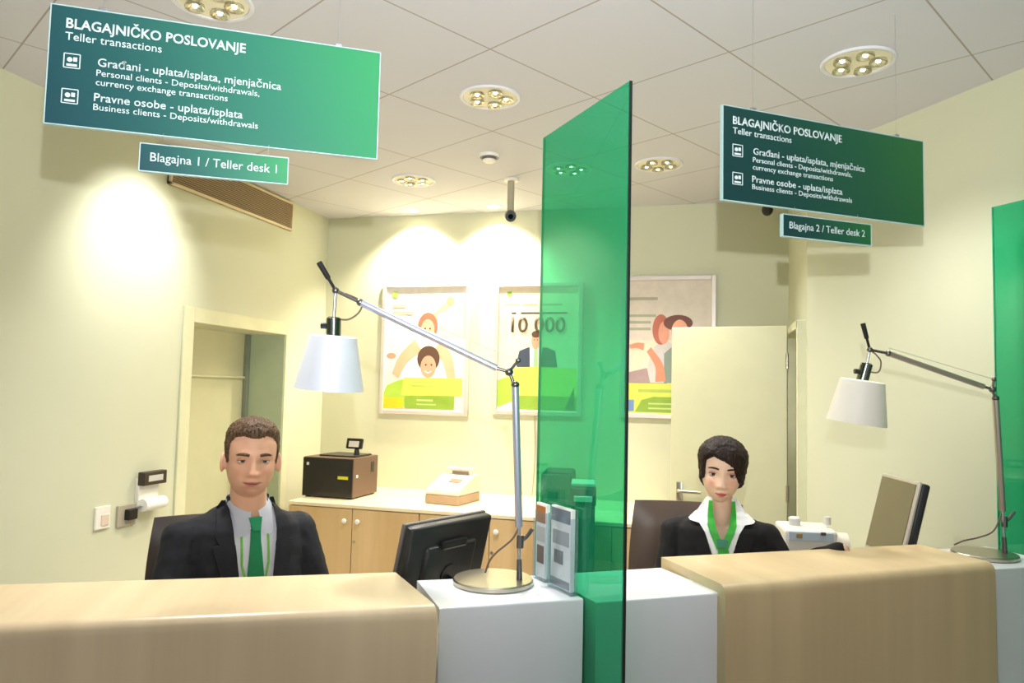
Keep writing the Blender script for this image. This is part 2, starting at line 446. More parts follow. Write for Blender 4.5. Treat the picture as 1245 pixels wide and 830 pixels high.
# frame of that doorway
bm = new()
for yy in (ry0 + .02, ry1 - .02): box(bm, (XR + .03, yy, rhead / 2), (.15, .045, rhead), .003)
box(bm, (XR + .03, (ry0 + ry1) / 2, rhead - .02), (.15, ry1 - ry0, .045), .003)
struct(obj('trim_3', bm, frm, smooth=0))
# ------------------------------------------------------------------ counter
CT = 1.075                        # top of the wooden counters
WT = CT - .028                    # top of the white blocks
def W2(x, y, z=CT): p = at_z(x, y, z); return Vector((p.x, p.y, 0))
lf0, lf1 = W2(0, 761), W2(532, 737.5)
fd = (lf1 - lf0).normalized(); lf0 = lf0 - fd * 1.2
lb1 = W2(481, 695.5); lb0 = W2(0, 710.5); bd = (lb1 - lb0).normalized(); lb0 = lb0 - bd * 1.2
rf0, rf1 = W2(882, 712), W2(1210, 684)
rb0, rb1 = W2(804, 677), W2(1118, 661.5)
def clip(poly, p, n):
    """keep the side of the line through p that n points to"""
    out = []
    for i, a in enumerate(poly):
        b_ = poly[(i + 1) % len(poly)]; da, db = (a - p).dot(n), (b_ - p).dot(n)
        if da >= 0: out.append(a)
        if da * db < 0: out.append(a + (b_ - a) * (da / (da - db)))
    return out
WN = Vector((-math.cos(math.radians(34.4)), -math.sin(math.radians(34.4)), 0))      # into the room from the right wall
G2F = at_d(1207, 252, 2.86); G2F.z = 0; G2N = Vector((-math.cos(math.radians(34)), -math.sin(math.radians(34)), 0))
def in_room(poly): return clip(clip(poly, G2F + G2N * .012, G2N), Vector((XL + .02, 0, 0)), Vector((1, 0, 0)))
def wood_counter(name, label, pts, z1, m, z0=0.0, rad=.03):
    """top slab, front panel and two end panels: open towards the clerk; the front edge is the side leaving the first corner"""
    pts = in_room(pts) if False else pts
    c = sum(pts, Vector()) / len(pts); c.z = 0; q = [p - c for p in pts]; top = in_room(pts); top = [p - c for p in top]
    bm = new(); lo, hi = prism(bm, top, z1 - max(.036, rad + .004), z1)
    i = next(k for k in range(len(top)) if abs((top[(k + 1) % len(top)] - top[k]).normalized().dot((q[1] - q[0]).normalized())) > .9999 and abs((top[k] - q[0]).cross((q[1] - q[0]).normalized()).length) < 1e-3)
    f0, f1 = top[i], top[(i + 1) % len(top)]
    bmesh.ops.bevel(bm, geom=[bm.edges.get((hi[i], hi[(i + 1) % len(top)]))], offset=rad, segments=8, profile=.5, affect='EDGES')
    d = (f1 - f0).normalized(); n = Vector((-d.y, d.x, 0)); zt = z1 - max(.036, rad + .004)
    prism(bm, [f0, f1, f1 + n * .04, f0 + n * .04], z0, zt)
    for a, bk in ((f0, top[i - 1]), (f1, top[(i + 2) % len(top)])):
        e = (bk - a) * .96; s_ = d * (.03 if a is f0 else -.03)
        prism(bm, [a + n * .0405, a + e, a + e + s_, a + n * .0405 + s_], z0, zt)
    o = obj(name, bm, m, smooth=30); o.location = c; return o
aL = math.atan2(fd.y, fd.x); aR = math.atan2((rf1 - rf0).y, (rf1 - rf0).x)
woodL = wood_mat('maple_counter_left', (208, 184, 146), (230, 208, 170), -aL, (9, .8, .5))
woodR = wood_mat('maple_counter_right', (204, 178, 138), (226, 201, 158), -aR, (9, .8, .5))
tag(wood_counter('wooden_counter', '', [lf0, lf1, lb1, lb0], CT, woodL),
    'long light maple counter in front of the man in the dark suit', 'counter')
tag(wood_counter('wooden_counter', '', [rf0, rf1, rb1, rb0], CT, woodR),
    'light maple counter in front of the woman, between two white blocks', 'counter')
# white blocks; the dividing glass stands between the first two
g0 = W2(710, 727.5, WT)                       # where glass and front meet
wf0 = W2(534.5, 739.5, WT); wf2 = W2(758, 729.5, WT); wf3 = W2(877.5, 720, WT)
wb0 = W2(507, 705.5, WT); wb1 = W2(660, 699, WT)
wb2 = W2(803, 690, WT); 
gdir = Vector((math.sin(math.radians(-39)), math.cos(math.radians(-39)), 0))
def isect(p, d, q, e):
    den = d.x * e.y - d.y * e.x; t = ((q.x - p.x) * e.y - (q.y - p.y) * e.x) / den; return p + d * t
bline = (wb1 - wb0).normalized()
gb = isect(g0, gdir, wb0, bline)              # glass meets the rear edge
gp = Vector((gdir.y, -gdir.x, 0))             # to the viewer's right of the glass
TH = .010
fl = (wf3 - wf2).normalized()
gf = isect(g0 + gp * TH, gdir, wf3, fl)       # right block starts on the other side of the glass
gb2 = gb + gp * TH
tag(wood_counter('white_counter', '', [wf0, g0 - gp * .002, gb - gp * .002, wb0], WT, WHITE, rad=.006),
    'white counter block carrying the bigger desk lamp, left of green glass', 'counter')
tag(wood_counter('white_counter', '', [gf + gp * .002, wf3, wb2, gb2 + gp * .002], WT, WHITE, rad=.006),
    'white counter block between the green glass and the woman\'s maple counter', 'counter')
sf0 = W2(1211, 691, WT); sf1 = W2(1245, 689, WT); sd = (sf1 - sf0).normalized(); sf1 = sf0 + sd * .75
sb0 = W2(1160, 667, WT); sb1 = sb0 + sd * .95
bd2 = (rb1 - rf1)
sb0 = sf0 + (rb1 - rf1) * 1.0 + sd * .0
tag(wood_counter('white_counter', '', [sf0, sf1, sb0 + sd * .75, sb0], WT, WHITE, rad=.006),
    'white counter block at the right edge under the smaller desk lamp', 'counter')

# ------------------------------------------------------------------ green glass dividers
def glass(name, label, near, far, z0, z1):
    d = (far - near); L = d.length; t = thing(name, label, 'glass divider', (near.x, near.y, z0), math.atan2(d.y, d.x))
    obj('glass_panel', B((L / 2 + .002, 0, (z1 - z0) / 2), (L - .004, TH - .002, z1 - z0), 0), GLASS, t, 0)
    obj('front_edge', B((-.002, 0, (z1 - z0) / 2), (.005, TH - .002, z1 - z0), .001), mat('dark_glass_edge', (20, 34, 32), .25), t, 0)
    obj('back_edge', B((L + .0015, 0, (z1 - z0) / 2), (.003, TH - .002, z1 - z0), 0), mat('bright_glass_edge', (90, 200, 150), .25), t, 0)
    return t
gpm = g0 + gp * (TH / 2)
nearP = at_v(764, 300, Vector((gpm.x, gpm.y, 0)), Vector((gpm.x, gpm.y, 0)) + gdir); nearP.z = 0
farP = at_v(659.5, 300, Vector((gpm.x, gpm.y, 0)), Vector((gpm.x, gpm.y, 0)) + gdir); farP.z = 0
ztop = at_v(764.5, 100, nearP, farP).z
print('gbottom', project(gb), [project(g0 + gdir * (k * .05) + Vector((0, 0, WT)))[:2] for k in range(14)]); print('glass near', nearP, 'far', farP, 'top', ztop, 'far top px', project(Vector((farP.x, farP.y, ztop))))
glass('glass_divider', 'tall green glass panel standing between the two teller desks', nearP, farP, .012, ztop)
# second one at the right edge of the view
d2 = 2.86; f2 = at_d(1207, 252, d2); z2 = f2.z; f2.z = 0
gd2 = Vector((math.sin(math.radians(-34)), math.cos(math.radians(-34)), 0)); n2 = f2 - gd2 * .62
gl2 = glass('glass_divider', 'green glass panel at the right edge behind the smaller desk lamp', n2, f2, .012, z2)
print('glass2', n2, f2, z2)

# ------------------------------------------------------------------ hanging signs
S1 = [(0, (22, 70, 80)), (.25, (20, 84, 82)), (.6, (24, 112, 88)), (1, (40, 146, 84))]
S2 = [(0, (12, 54, 56)), (.3, (14, 64, 58)), (.65, (18, 86, 58)), (1, (30, 110, 50))]
def solve_board(TL, TR, BR, BL, d):
    a = at_d(*TL, d); b_ = at_d(*BL, d)
    kt = (a.z - CH) / wdir(*TR).z; kb = (b_.z - CH) / wdir(*BR).z; k = (kt + kb) / 2
    r = at_d(*TR, k); r2 = at_d(*BR, k)
    L = Vector(((a.x + b_.x) / 2, (a.y + b_.y) / 2, 0)); R = Vector(((r.x + r2.x) / 2, (r.y + r2.y) / 2, 0))
    return L, R, (b_.z + r2.z) / 2, (a.z + r.z) / 2
def sign(TL, TR, BR, BL, d, stops, label, big=True, number='1'):
    L, R, z0, z1 = solve_board(TL, TR, BR, BL, d); w = (R - L).length; h = z1 - z0; c = (L + R) / 2
    print('sign', label[:25], 'w %.3f h %.3f d %.2f' % (w, h, d), z0, z1)
    rz = math.atan2((R - L).y, (R - L).x)
    t = thing('hanging_sign' if big else 'desk_number_sign', label, 'sign', (c.x, c.y, (z0 + z1) / 2), rz)
    bm = new(); box(bm, (0, 0, 0), (w, .012, h), .0012, 1)
    obj('panel', bm, gradient_mat('sign_green_gradient', stops, w, h), t, 0)
    ed = mat('pale_sign_edge', (176, 206, 208), .3)
    bm = new()
    for s in (-1, 1): box(bm, (s * (w / 2 + .0012), 0, 0), (.0025, .013, h + .004)); box(bm, (0, 0, s * (h / 2 + .0012)), (w, .013, .0025))
    obj('edge_strip', bm, ed, t, 0)
    y = -.0068
    X = lambda u: -w / 2 + u * w; Z = lambda v: h / 2 - v * h
    if big:
        T = [("BLAGAJNIČKO POSLOVANJE", .042, .585, .182, .085, .022), ("Teller transactions", .042, .325, .285, .070, 0),
             ("Građani - uplata/isplata, mjenjačnica", .135, .705, .475, .072, .010), ("Personal clients - Deposits/withdrawals,", .133, .635, .558, .056, 0),
             ("currency exchange transactions", .133, .535, .638, .056, 0), ("Pravne osobe - uplata/isplata", .130, .585, .775, .072, .010),
             ("Business clients - Deposits/withdrawals", .130, .635, .850, .056, 0)]
        for s, u0, u1, v, ch, bo in T: obj('lettering', text_bm(s, (u1 * .965 - u0) * w, ch * h, X(u0), Z(v), y, bo), LETTER, t, 0)
        for v in (.40, .70):
            bm = new(); iw = .044 * w; x0 = X(.042); zt_ = Z(v); lwid = .0022
            for a_, b2, cx_, cz_ in ((iw, lwid, iw / 2, 0), (iw, lwid, iw / 2, -iw), (lwid, iw, 0, -iw / 2), (lwid, iw, iw, -iw / 2)):
                box(bm, (x0 + cx_, y - .0003, zt_ + cz_), (a_, .001, b2))
            box(bm, (x0 + iw * .5, y - .0003, zt_ - iw * .80), (iw * .66, .001, iw * .16))
            lathe(bm, [(0, -.0005), (iw * .17, -.0005), (iw * .17, .0005), (0, .0005)], (x0 + iw * .36, y - .0003, zt_ - iw * .42), 16, Matrix.Rotation(PI / 2, 3, 'X'))
            box(bm, (x0 + iw * .70, y - .0003, zt_ - iw * .38), (iw * .24, .001, iw * .30))
            obj('pictogram', bm, LETTER, t, 0)
    else:
        obj('lettering', text_bm('Blagajna %s / Teller desk %s' % (number, number), w * .86, h * .34, -w * .435, -h * .13, y, .006), LETTER, t, 0)
    zt2 = CEIL - (z0 + z1) / 2 if big else BIGZ - (z0 + z1) / 2
    for s in (-1, 1):
        obj('hanging_wire', tube(new(), [(s * w * .36, 0, h / 2), (s * w * .36, 0, zt2)], .0005, 6), ALU, t, 0)
        if big: obj('wire_clip', B((s * w * .36, 0, h / 2 + .006), (.018, .010, .010), .002), ALU, t, 0)
    return t, z0
_, BIGZ = sign((64, 5), (462, 63), (457, 195.5), (55, 150.5), 1.75, S1, 'big green hanging sign at upper left, above teller desk 1')
sign((171.5, 175), (350, 193), (349, 224.5), (170.5, 207.5), 1.78, S1, 'small green sign reading teller desk 1 hanging at upper left', False, '1')
_, BIGZ = sign((878.5, 128), (1122, 171), (1120, 276), (877, 243), 2.22, S2, 'dark green hanging sign at upper right, above teller desk 2')
sign((951, 260.5), (1057.5, 274), (1057, 298.5), (950.5, 287), 2.25, S2, 'small dark green sign reading teller desk 2 hanging at upper right', False, '2')

# ------------------------------------------------------------------ ceiling fittings
BULB = mat('lit_halogen_lamp', (255, 246, 220), .3, emit=(255, 238, 200), es=12)
REFL = mat('facetted_reflector', (196, 194, 176), .18, .85, var=.45, scale=60)
def make_downlight():
    t = thing('ceiling_light', 'round recessed ceiling light', 'ceiling light')
    R = .135
    obj('trim_ring', lathe(new(), [(R - .018, 0), (R - .016, -.008), (R - .004, -.009), (R, -.004), (R, 0)], n=48), mat('white_trim_ring', (226, 226, 232), .4), t)
    obj('dish', lathe(new(), [(0, -.0015), (R * .5, -.002), (R - .018, -.004)], n=48), mat('pale_dish', (244, 236, 206), .5), t)
    for k in range(5):
        a = 2 * PI * k / 5 + .3; c = (.070 * math.cos(a), .070 * math.sin(a), -.003)
        obj('lamp_cup', lathe(new(), [(.009, -.002), (.020, -.006), (.031, -.013), (.033, -.013), (.033, -.008), (.030, 0)], c, 18), REFL, t)
        b = obj('bulb', lathe(new(), [(0, -.010), (.007, -.0095), (.0085, -.006), (.0085, -.001)], c, 12), BULB, t)
    return t
dlp = make_downlight()
DL = [(596, 118, 'in the centre above the smoke detector'), (503, 219, 'near the back wall above the left framed poster'),
      (801, 199.5, 'just right of the tall green glass panel'), (1043, 75, 'at upper right above the dark green hanging sign'),
      (258, 1, 'at the top edge above the big green hanging sign'), (692, 205, 'seen through the tall green glass panel')]
DLP = []
for i, (x, y, s) in enumerate(DL):
    o = dlp if i == 0 else copy_tree(dlp)
    p = at_z(x, y, CEIL); o.location = p; o.rotation_euler = (0, 0, i * .7)
    o['label'] = 'round five-lamp recessed ceiling light ' + s; o['group'] = 'five-lamp ceiling lights'; DLP.append(p)
    print('downlight', p)
def make_spot():
    t = thing('wall_washer_spot', 'small round recessed spot', 'ceiling light')
    obj('trim_ring', lathe(new(), [(.045, 0), (.047, -.005), (.056, -.005), (.058, 0)], n=28), mat('white_trim_ring', (0, 0, 0)), t)
    obj('bulb', lathe(new(), [(0, -.003), (.044, -.003), (.046, -.001)], n=24), mat('bright_spot_lamp', (255, 245, 220), .3, emit=(255, 236, 196), es=20), t)
    return t
sp0 = make_spot(); SP = []
for i, (px, py, s) in enumerate([(502, 256, 'over the left framed poster'), (600, 250.5, 'over the middle framed poster')]):
    o = sp0 if i == 0 else copy_tree(sp0)
    p = at_z(px, py, CEIL); p.y = min(p.y, YB - .16); o.location = p
    o['label'] = 'small bright ceiling spot by the back wall ' + s; o['group'] = 'wall washing spots'; SP.append(p)
# smoke detector
p = at_z(595, 188, CEIL)
t = thing('smoke_detector', 'small white round smoke detector on the ceiling in the centre', 'smoke detector', p)
obj('base', lathe(new(), [(.052, -.018), (.056, -.012), (.056, 0)], n=32), OFFWHITE, t)
obj('sensor_gap', lathe(new(), [(0, -.03), (.038, -.03), (.040, -.018)], n=32), mat('grey_sensor_gap', (110, 105, 98), .6), t)
obj('sensor_head', lathe(new(), [(0, -.045), (.025, -.044), (.036, -.036), (.038, -.029), (0, -.029)], n=32), OFFWHITE, t)
# cameras
def cctv(px, py, pyb, label, rot):
    p = at_z(px, py, CEIL); dd = project(p)[2]; drop = (pyb - py) / F * dd
    t = thing('security_camera', label, 'security camera', p, rot)
    obj('ceiling_plate', lathe(new(), [(0, -.012), (.045, -.012), (.048, 0)], n=28), OFFWHITE, t)
    obj('pole', tube(new(), [(0, 0, -.01), (0, 0, -drop)], .021, 16), mat('greyed_pole', (176, 170, 148), .4), t)
    bm = new(); tube(bm, [(0, .04, -drop + .005), (0, -.03, -drop - .018)], [.026, .034], 18)
    obj('housing', bm, mat('grey_camera_housing', (120, 114, 104), .4), t)
    lens = obj('lens', tube(new(), [(0, -.024, -drop - .016), (0, -.060, -drop - .028)], [.036, .032], 20), BLACK, t)
    obj('lens_glass', tube(new(), [(0, -.059, -drop - .0275), (0, -.062, -drop - .0285)], .016, 16), mat('lens_black_glass', (6, 6, 8), .05), lens)
    return t
cctv(621.5, 218, 261, 'black security camera on a pole from the ceiling, above middle poster', .3)
p = at_y(933, 255, YB - .30)
t = thing('security_camera', 'black camera peeking out below the dark green hanging sign', 'security camera', (p.x, YB, p.z))
obj('wall_plate', lathe(new(), [(0, .012), (.045, .012), (.048, 0)], (0, 0, .14), 28, Matrix.Rotation(PI / 2, 3, 'X')), OFFWHITE, t)
obj('bracket', tube(new(), spline([(0, -.01, .14), (0, -.25, .15), (0, -.30, .12), (0, -.30, .02)], 5), .012, 12), OFFWHITE, t)
obj('dome', ellipsoid(new(), (0, -.30, 0), (.034, .034, .038)), BLACK, t)

# ------------------------------------------------------------------ framed posters
def poster(xl, xr, yt, yb, label, art):
    """pixel spans on the back wall"""
    a = at_y(xl, yt, YB); b_ = at_y(xr, yt, YB); lo = at_y((xl + xr) / 2, yb, YB).z; hi = (a.z + b_.z) / 2
    w = b_.x - a.x; h = hi - lo; print('poster w %.2f h %.2f' % (w, h), lo)
    t = thing('framed_poster', label, 'poster', ((a.x + b_.x) / 2, YB, lo), 0)
    fr = mat('silver_poster_frame', (214, 206, 200), .35, .25); f = .032
    bm = new()
    for s in (-1, 1):
        box(bm, (s * (w / 2 - f / 2), -.013, h / 2), (f, .026, h), .004)
    for z in (f / 2, h - f / 2): box(bm, (0, -.013, z), (w - 2 * f, .026, f), .004)
    obj('frame', bm, fr, t, 0)
    iw, ih = w - 2 * f, h - 2 * f
    bm = new(); mats = [mat('poster_paper', (236, 226, 216), .5)]; idx = {}
    box(bm, (0, -.006, h / 2), (iw, .006, ih))
    lvl = [0]
    def put(poly, col, name):
        if name not in idx: idx[name] = len(mats); mats.append(mat('print_' + name, col, .5, var=.06, scale=14))
        lvl[0] += 1; y = -.0092 - .00015 * lvl[0]
        pts = [(-iw / 2 + u * iw, h - f - v * ih) for u, v in poly]
        vs = [bm.verts.new((px, y, pz)) for px, pz in pts]
        fc = bm.faces.new(vs); fc.material_index = idx[name]
        fc.normal_update()
        if fc.normal.y > 0: fc.normal_flip()
    art(put)
    me = bpy.data.meshes.new('print'); bm.to_mesh(me); bm.free()
    for x in mats: me.materials.append(x)
    link(bpy.data.objects.new('print', me), t)
    return t, w, h, f, iw, ih
def ell(cx, cy, rx, ry, n=24, rot=0):
    o = []
    for i in range(n):
        a = 2 * PI * i / n; x, y = rx * math.cos(a), ry * math.sin(a)
        o.append((cx + x * math.cos(rot) - y * math.sin(rot), cy + x * math.sin(rot) + y * math.cos(rot)))
    return o
def limb(pts, w):
    L = []; R = []
    P = spline([(a, b, 0) for a, b in pts], 6); n = len(P)
    for i, p in enumerate(P):
        d = (P[min(i + 1, n - 1)] - P[max(i - 1, 0)]).normalized(); k = w[0] + (w[1] - w[0]) * i / (n - 1)
        L.append((p.x - d.y * k, p.y + d.x * k * .68)); R.append((p.x + d.y * k, p.y - d.x * k * .68))
    return L + R[::-1]
def bar(u0, v0, u1, t_): return [(u0, v0), (u1, v0), (u1, v0 + t_), (u0, v0 + t_)]
SK = (244, 178, 146); SK2 = (228, 146, 116)
def art1(put):
    put(bar(0, 0, 1, .42), (242, 234, 226), 'pale_wall'); put([(.62, .10), (1, .06), (1, .42), (.70, .42)], (238, 206, 186), 'warm_blur')
    put(bar(0, .42, 1, .36), (228, 220, 220), 'sofa_grey'); put(ell(.08, .56, .06, .025), (214, 150, 124), 'rose_blur')
    put(ell(.50, .60, .33, .24), (238, 238, 242), 'white_shirt')
    put(limb([(.56, .27), (.66, .22), (.78, .13)], (.06, .035)), SK, 'skin'); put(ell(.80, .115, .045, .04), SK2, 'skin_shade')
    put(ell(.71, .25, .06, .05), (206, 200, 240), 'lilac')
    put(ell(.53, .32, .125, .115), (196, 110, 86), 'auburn_hair'); put(ell(.53, .345, .085, .085), SK, 'skin')
    put(ell(.53, .43, .16, .07), (250, 248, 246), 'child_shirt')
    put(limb([(.42, .47), (.24, .58), (.14, .72)], (.085, .05)), SK, 'skin'); put(limb([(.66, .47), (.78, .58), (.84, .74)], (.085, .05)), SK, 'skin')
    put(ell(.55, .58, .14, .105), (92, 66, 52), 'dark_hair'); put(ell(.55, .645, .095, .09), (232, 160, 134), 'face_skin')
    put(ell(.52, .63, .012, .008), (70, 50, 44), 'eye'); put(ell(.59, .63, .012, .008), (70, 50, 44), 'eye'); put(limb([(.51, .68), (.55, .695), (.59, .68)], (.006, .006)), (250, 240, 236), 'smile')
    put(ell(.50, .335, .01, .008), (90, 60, 50), 'eye'); put(ell(.56, .335, .01, .008), (90, 60, 50), 'eye')
    put([(0, .86), (.04, .80), (.20, .755), (.38, .735), (.38, .97), (0, .97)], (170, 204, 74), 'leaf_green')
    put([(.25, .735), (.97, .735), (.97, .87), (.90, .88), (.22, .88)], (212, 222, 92), 'lime')
    put(bar(.35, .765, .70, .012), (176, 196, 90), 'faint_line'); put(bar(.35, .795, .62, .012), (176, 196, 90), 'faint_line')
    put([(.27, .885), (.88, .875), (.88, .985), (.27, .985)], (142, 176, 62), 'mid_green')
    put(bar(.42, .91, .62, .014), (196, 214, 130), 'pale_line'); put(bar(.42, .945, .66, .010), (196, 214, 130), 'pale_line')
    put(bar(0, .90, .25, .085), (244, 204, 40), 'yellow')
    put([(.07, .035), (.14, .03), (.15, .075), (.10, .085), (.07, .07)], (150, 206, 84), 'logo_green')
    put(bar(.08, .14, .26, .016), (176, 176, 150), 'grey_line'); put(bar(.08, .195, .36, .016), (176, 176, 150), 'grey_line')
def art2(put):
    put(bar(0, 0, 1, 1), (240, 226, 200), 'cream_sheet')
    put([(.10, .035), (.155, .03), (.16, .075), (.12, .085), (.10, .07)], (150, 206, 84), 'logo_green')
    put(bar(.08, .135, .26, .018), (176, 170, 140), 'grey_line'); put(bar(.30, .135, .48, .018), (176, 170, 140), 'grey_line'); put(bar(.52, .135, .80, .018), (176, 170, 140), 'grey_line')
    put(bar(.16, .205, .22, .014), (84, 72, 54), 'tape'); put(bar(.28, .205, .86, .014), (84, 72, 54), 'tape')
    put([(.24, .60), (.27, .52), (.38, .49), (.62, .49), (.72, .52), (.75, .65), (.24, .65)], (62, 72, 92), 'navy_suit')
    put([(.40, .49), (.56, .49), (.53, .65), (.41, .65)], (232, 232, 226), 'white_shirt'); put([(.455, .49), (.50, .49), (.51, .65), (.45, .65)], (156, 196, 140), 'green_tie')
    put(ell(.475, .435, .055, .07), (232, 164, 134), 'face_skin'); put(ell(.475, .385, .055, .028), (84, 60, 46), 'dark_hair')
    put(ell(.455, .43, .006, .006), (70, 50, 44), 'eye'); put(ell(.495, .43, .006, .006), (70, 50, 44), 'eye')
    put([(0, .76), (.14, .73), (.28, .70), (.28, .99), (0, .99)], (160, 204, 66), 'leaf_green')
    put([(.20, .66), (.50, .645), (1, .66), (1, .88), (.24, .88)], (206, 212, 60), 'lime')
    put([(.24, .88), (1, .88), (1, .99), (.10, .99)], (150, 176, 110), 'mid_green'); put([(0, .98), (.22, .92), (.26, .995), (0, .995)], (200, 210, 214), 'silver')
    put([(.84, .99), (.96, .80), (.97, .99)], (60, 120, 66), 'dark_leaf')
def art3(put):
    put(bar(0, 0, 1, 1), (232, 222, 204), 'cream_sheet'); put(bar(0, 0, 1, .45), (226, 214, 200), 'soft_grey')
    put(bar(.03, .125, .38, .022), (150, 144, 130), 'grey_line')
    for v in (.255, .305, .355): put(bar(.03, v, .36 - .06 * (v > .3), .02), (150, 144, 130), 'grey_line')
    put([(0, .70), (.25, .66), (.5, .74), (.5, .78), (0, .78)], (176, 150, 150), 'mauve_blur')
    put([(.26, .66), (.34, .50), (.46, .44), (.60, .50), (.60, .77), (.30, .77)], (214, 206, 204), 'pale_blouse')
    put([(.46, .55), (.62, .46), (.95, .50), (1, .77), (.46, .77)], (136, 152, 140), 'sage_shirt')
    put(ell(.42, .37, .10, .115), (204, 112, 90), 'auburn_hair'); put(ell(.455, .395, .065, .085), (236, 160, 136), 'face_skin')
    put(ell(.62, .32, .17, .06), (120, 70, 54), 'brown_hair'); put(ell(.64, .395, .10, .10), (240, 172, 138), 'skin')
    put(limb([(.42, .76), (.40, .64), (.28, .52)], (.06, .035)), (230, 148, 116), 'arm_skin'); put(limb([(.05, .50), (.14, .49), (.22, .50)], (.02, .04)), (230, 148, 116), 'arm_skin')
    put(bar(0, .775, 1, .225), (186, 208, 74), 'lime'); put(bar(.16, .82, .64, .022), (150, 176, 70), 'faint_line')
    put([(.12, .99), (.20, .90), (.34, .875), (.95, .875), (.95, .99)], (134, 164, 92), 'mid_green')
    put(bar(.28, .92, .60, .012), (190, 208, 140), 'pale_line'); put(bar(.28, .955, .60, .012), (190, 208, 140), 'pale_line'); put(bar(0, .90, .11, .085), (120, 150, 200), 'blue_patch')
poster(467, 573.5, 344.5, 504.5, 'framed poster of a child riding on a man\'s shoulders, leftmost', art1)
t, w, h, f, iw, ih = poster(603, 710, 343.5, 505, 'framed poster with the number 10 000 above a man in suit', art2)
obj('lettering', text_bm('10 000', iw * .68, ih * .125, -iw * .34, h - f - ih * .365, -.0135, .015), mat('print_dark_numeral', (96, 84, 60), .6), t, 0)
poster(756, 871, 335.5, 509, 'framed poster of two smiling people, half hidden by open door', art3)

# ------------------------------------------------------------------ low cabinets along the back wall
CB = .86; cyf = at_z(500, 618, CB).y; cd = YB - cyf; print('cabinet depth', cd)
xa = at_y(352, 600, cyf).x; xb = at_y(510, 620, cyf).x; wcab = xb - xa; wd = wcab / 2
xa = max(xa, XL + .02)
top_len = xb + 2 * wcab * 1.0 + .0
xe = min(xb + 1.05 * 2, XR - .75)
bm = new(); box(bm, ((xa + xe) / 2, (YB + cyf) / 2 - .005, CB - .012), (xe - xa, cd + .01, .024), .004)
bm2 = bm; 
tag(obj('worktop', bm2, wood_mat('maple_worktop', (232, 214, 176), (244, 228, 194), 0, (2, 14, 2)), smooth=0, origin=((xa + xe) / 2, YB - cd / 2, CB - .024)),
    'long pale worktop over the low maple cabinets at the back wall', 'worktop')
def cabinet(x0, x1, label, drawers=False, knobs=True):
    t = thing('low_cabinet', label, 'cabinet', ((x0 + x1) / 2, YB - cd / 2, 0), 0, None); w = x1 - x0; H = CB - .026
    obj('body', B((0, .012, H / 2 + .03), (w - .004, cd - .03, H - .06), .002), CABWOOD, t, 0)
    obj('plinth', B((0, .04, .03), (w - .01, cd - .10, .06), 0), mat('grey_plinth', (120, 116, 110), .5), t, 0)
    for s in (-1, 1):
        d = obj('door', B((s * w / 4, -cd / 2 + .009 - .003, H / 2 + .03), (w / 2 - .005, .018, H - .065), .002), CABWOOD, t, 0)
        if knobs:
            obj('knob', lathe(new(), [(.006, 0), (.006, .010), (.014, .014), (.016, .020), (.012, .026), (0, .028)], (s * .045, -cd / 2 - .003, H - .075), 20,
                              Matrix.Rotation(PI / 2, 3, 'X')), OFFWHITE, d)
        if s > 0: obj('lock', lathe(new(), [(.009, 0), (.009, .004), (0, .004)], (.018, -cd / 2 - .003, H - .20), 16, Matrix.Rotation(PI / 2, 3, 'X')), SATIN, d)
    return t
cabinet(xa, xb, 'maple cabinet with two white knobs below the black printer box')
cabinet(xb + .002, xb + wcab, 'maple cabinet behind the lamp post and tilted black monitor')
if xe - xb - wcab > .3: cabinet(xb + wcab + .002, xe, 'maple cabinet seen through the green glass panel', knobs=False)

# black box printer with a small display
def zc(px, py): p = at_z(px, py, CB); return Vector((p.x, p.y, CB))
a0 = zc(367.5, 603); a1 = zc(428.5, 607.5); a2 = zc(455, 600)
u = (a1 - a0); bw = u.length; v = Vector((-u.y, u.x, 0)).normalized(); bdp = .34
hh = (607.5 - 558) / F * project(a1)[2]
t = thing('label_printer', 'black box printer with brown side on the back cabinet', 'printer', a0 + u / 2 + v * bdp / 2, math.atan2(u.y, u.x))
print('printer', bw, bdp, hh)
obj('body', B((0, 0, hh / 2 + .004), (bw, bdp, hh - .008), .006), mat('dark_brown_casing', (98, 74, 62), .4, var=.05), t, 0)
obj('front_panel', B((0, -bdp / 2 - .004, hh / 2 + .002), (bw - .004, .012, hh - .012), .004), mat('glossy_black_panel', (28, 26, 28), .25), t, 0)
obj('lid', B((.02, .02, hh + .004), (bw * .72, bdp * .7, .012), .005), BLACK, t, 0)
obj('badge', B((-bw / 2 + .04, -bdp / 2 - .0105, hh - .045), (.018, .002, .02)), GREYP, t, 0)
obj('yellow_sticker', B((bw / 2 - .07, -bdp / 2 - .0105, hh * .52), (.075, .002, .020)), mat('yellow_green_sticker', (196, 200, 40), .5), t, 0)
obj('side_vent', B((bw / 2 + .0005, .09, hh * .72), (.003, .045, .07), .001), BLACK, t, 0)
obj('power_switch', B((bw / 2 + .0015, -bdp * .36, hh * .55), (.006, .02, .02), .002), OFFWHITE, t, 0)
for sx in (-1, 1):
    for sy in (-1, 1): obj('foot', B((sx * (bw / 2 - .03), sy * (bdp / 2 - .03), .003), (.03, .03, .006)), BLACKR, t, 0)
obj('display_stand', tube(new(), [(bw * .30, 0, hh), (bw * .30, 0, hh + .055)], [.022, .014], 12), BLACK, t)
ds = obj('display', B((bw * .27, -.01, hh + .085), (.12, .022, .07), .006, rot=Matrix.Rotation(-.25, 3, 'X')), BLACK, t, 0)
obj('display_screen', B((bw * .27, -.0225, hh + .083), (.075, .003, .04), 0, rot=Matrix.Rotation(-.25, 3, 'X')), GREYP, ds, 0)

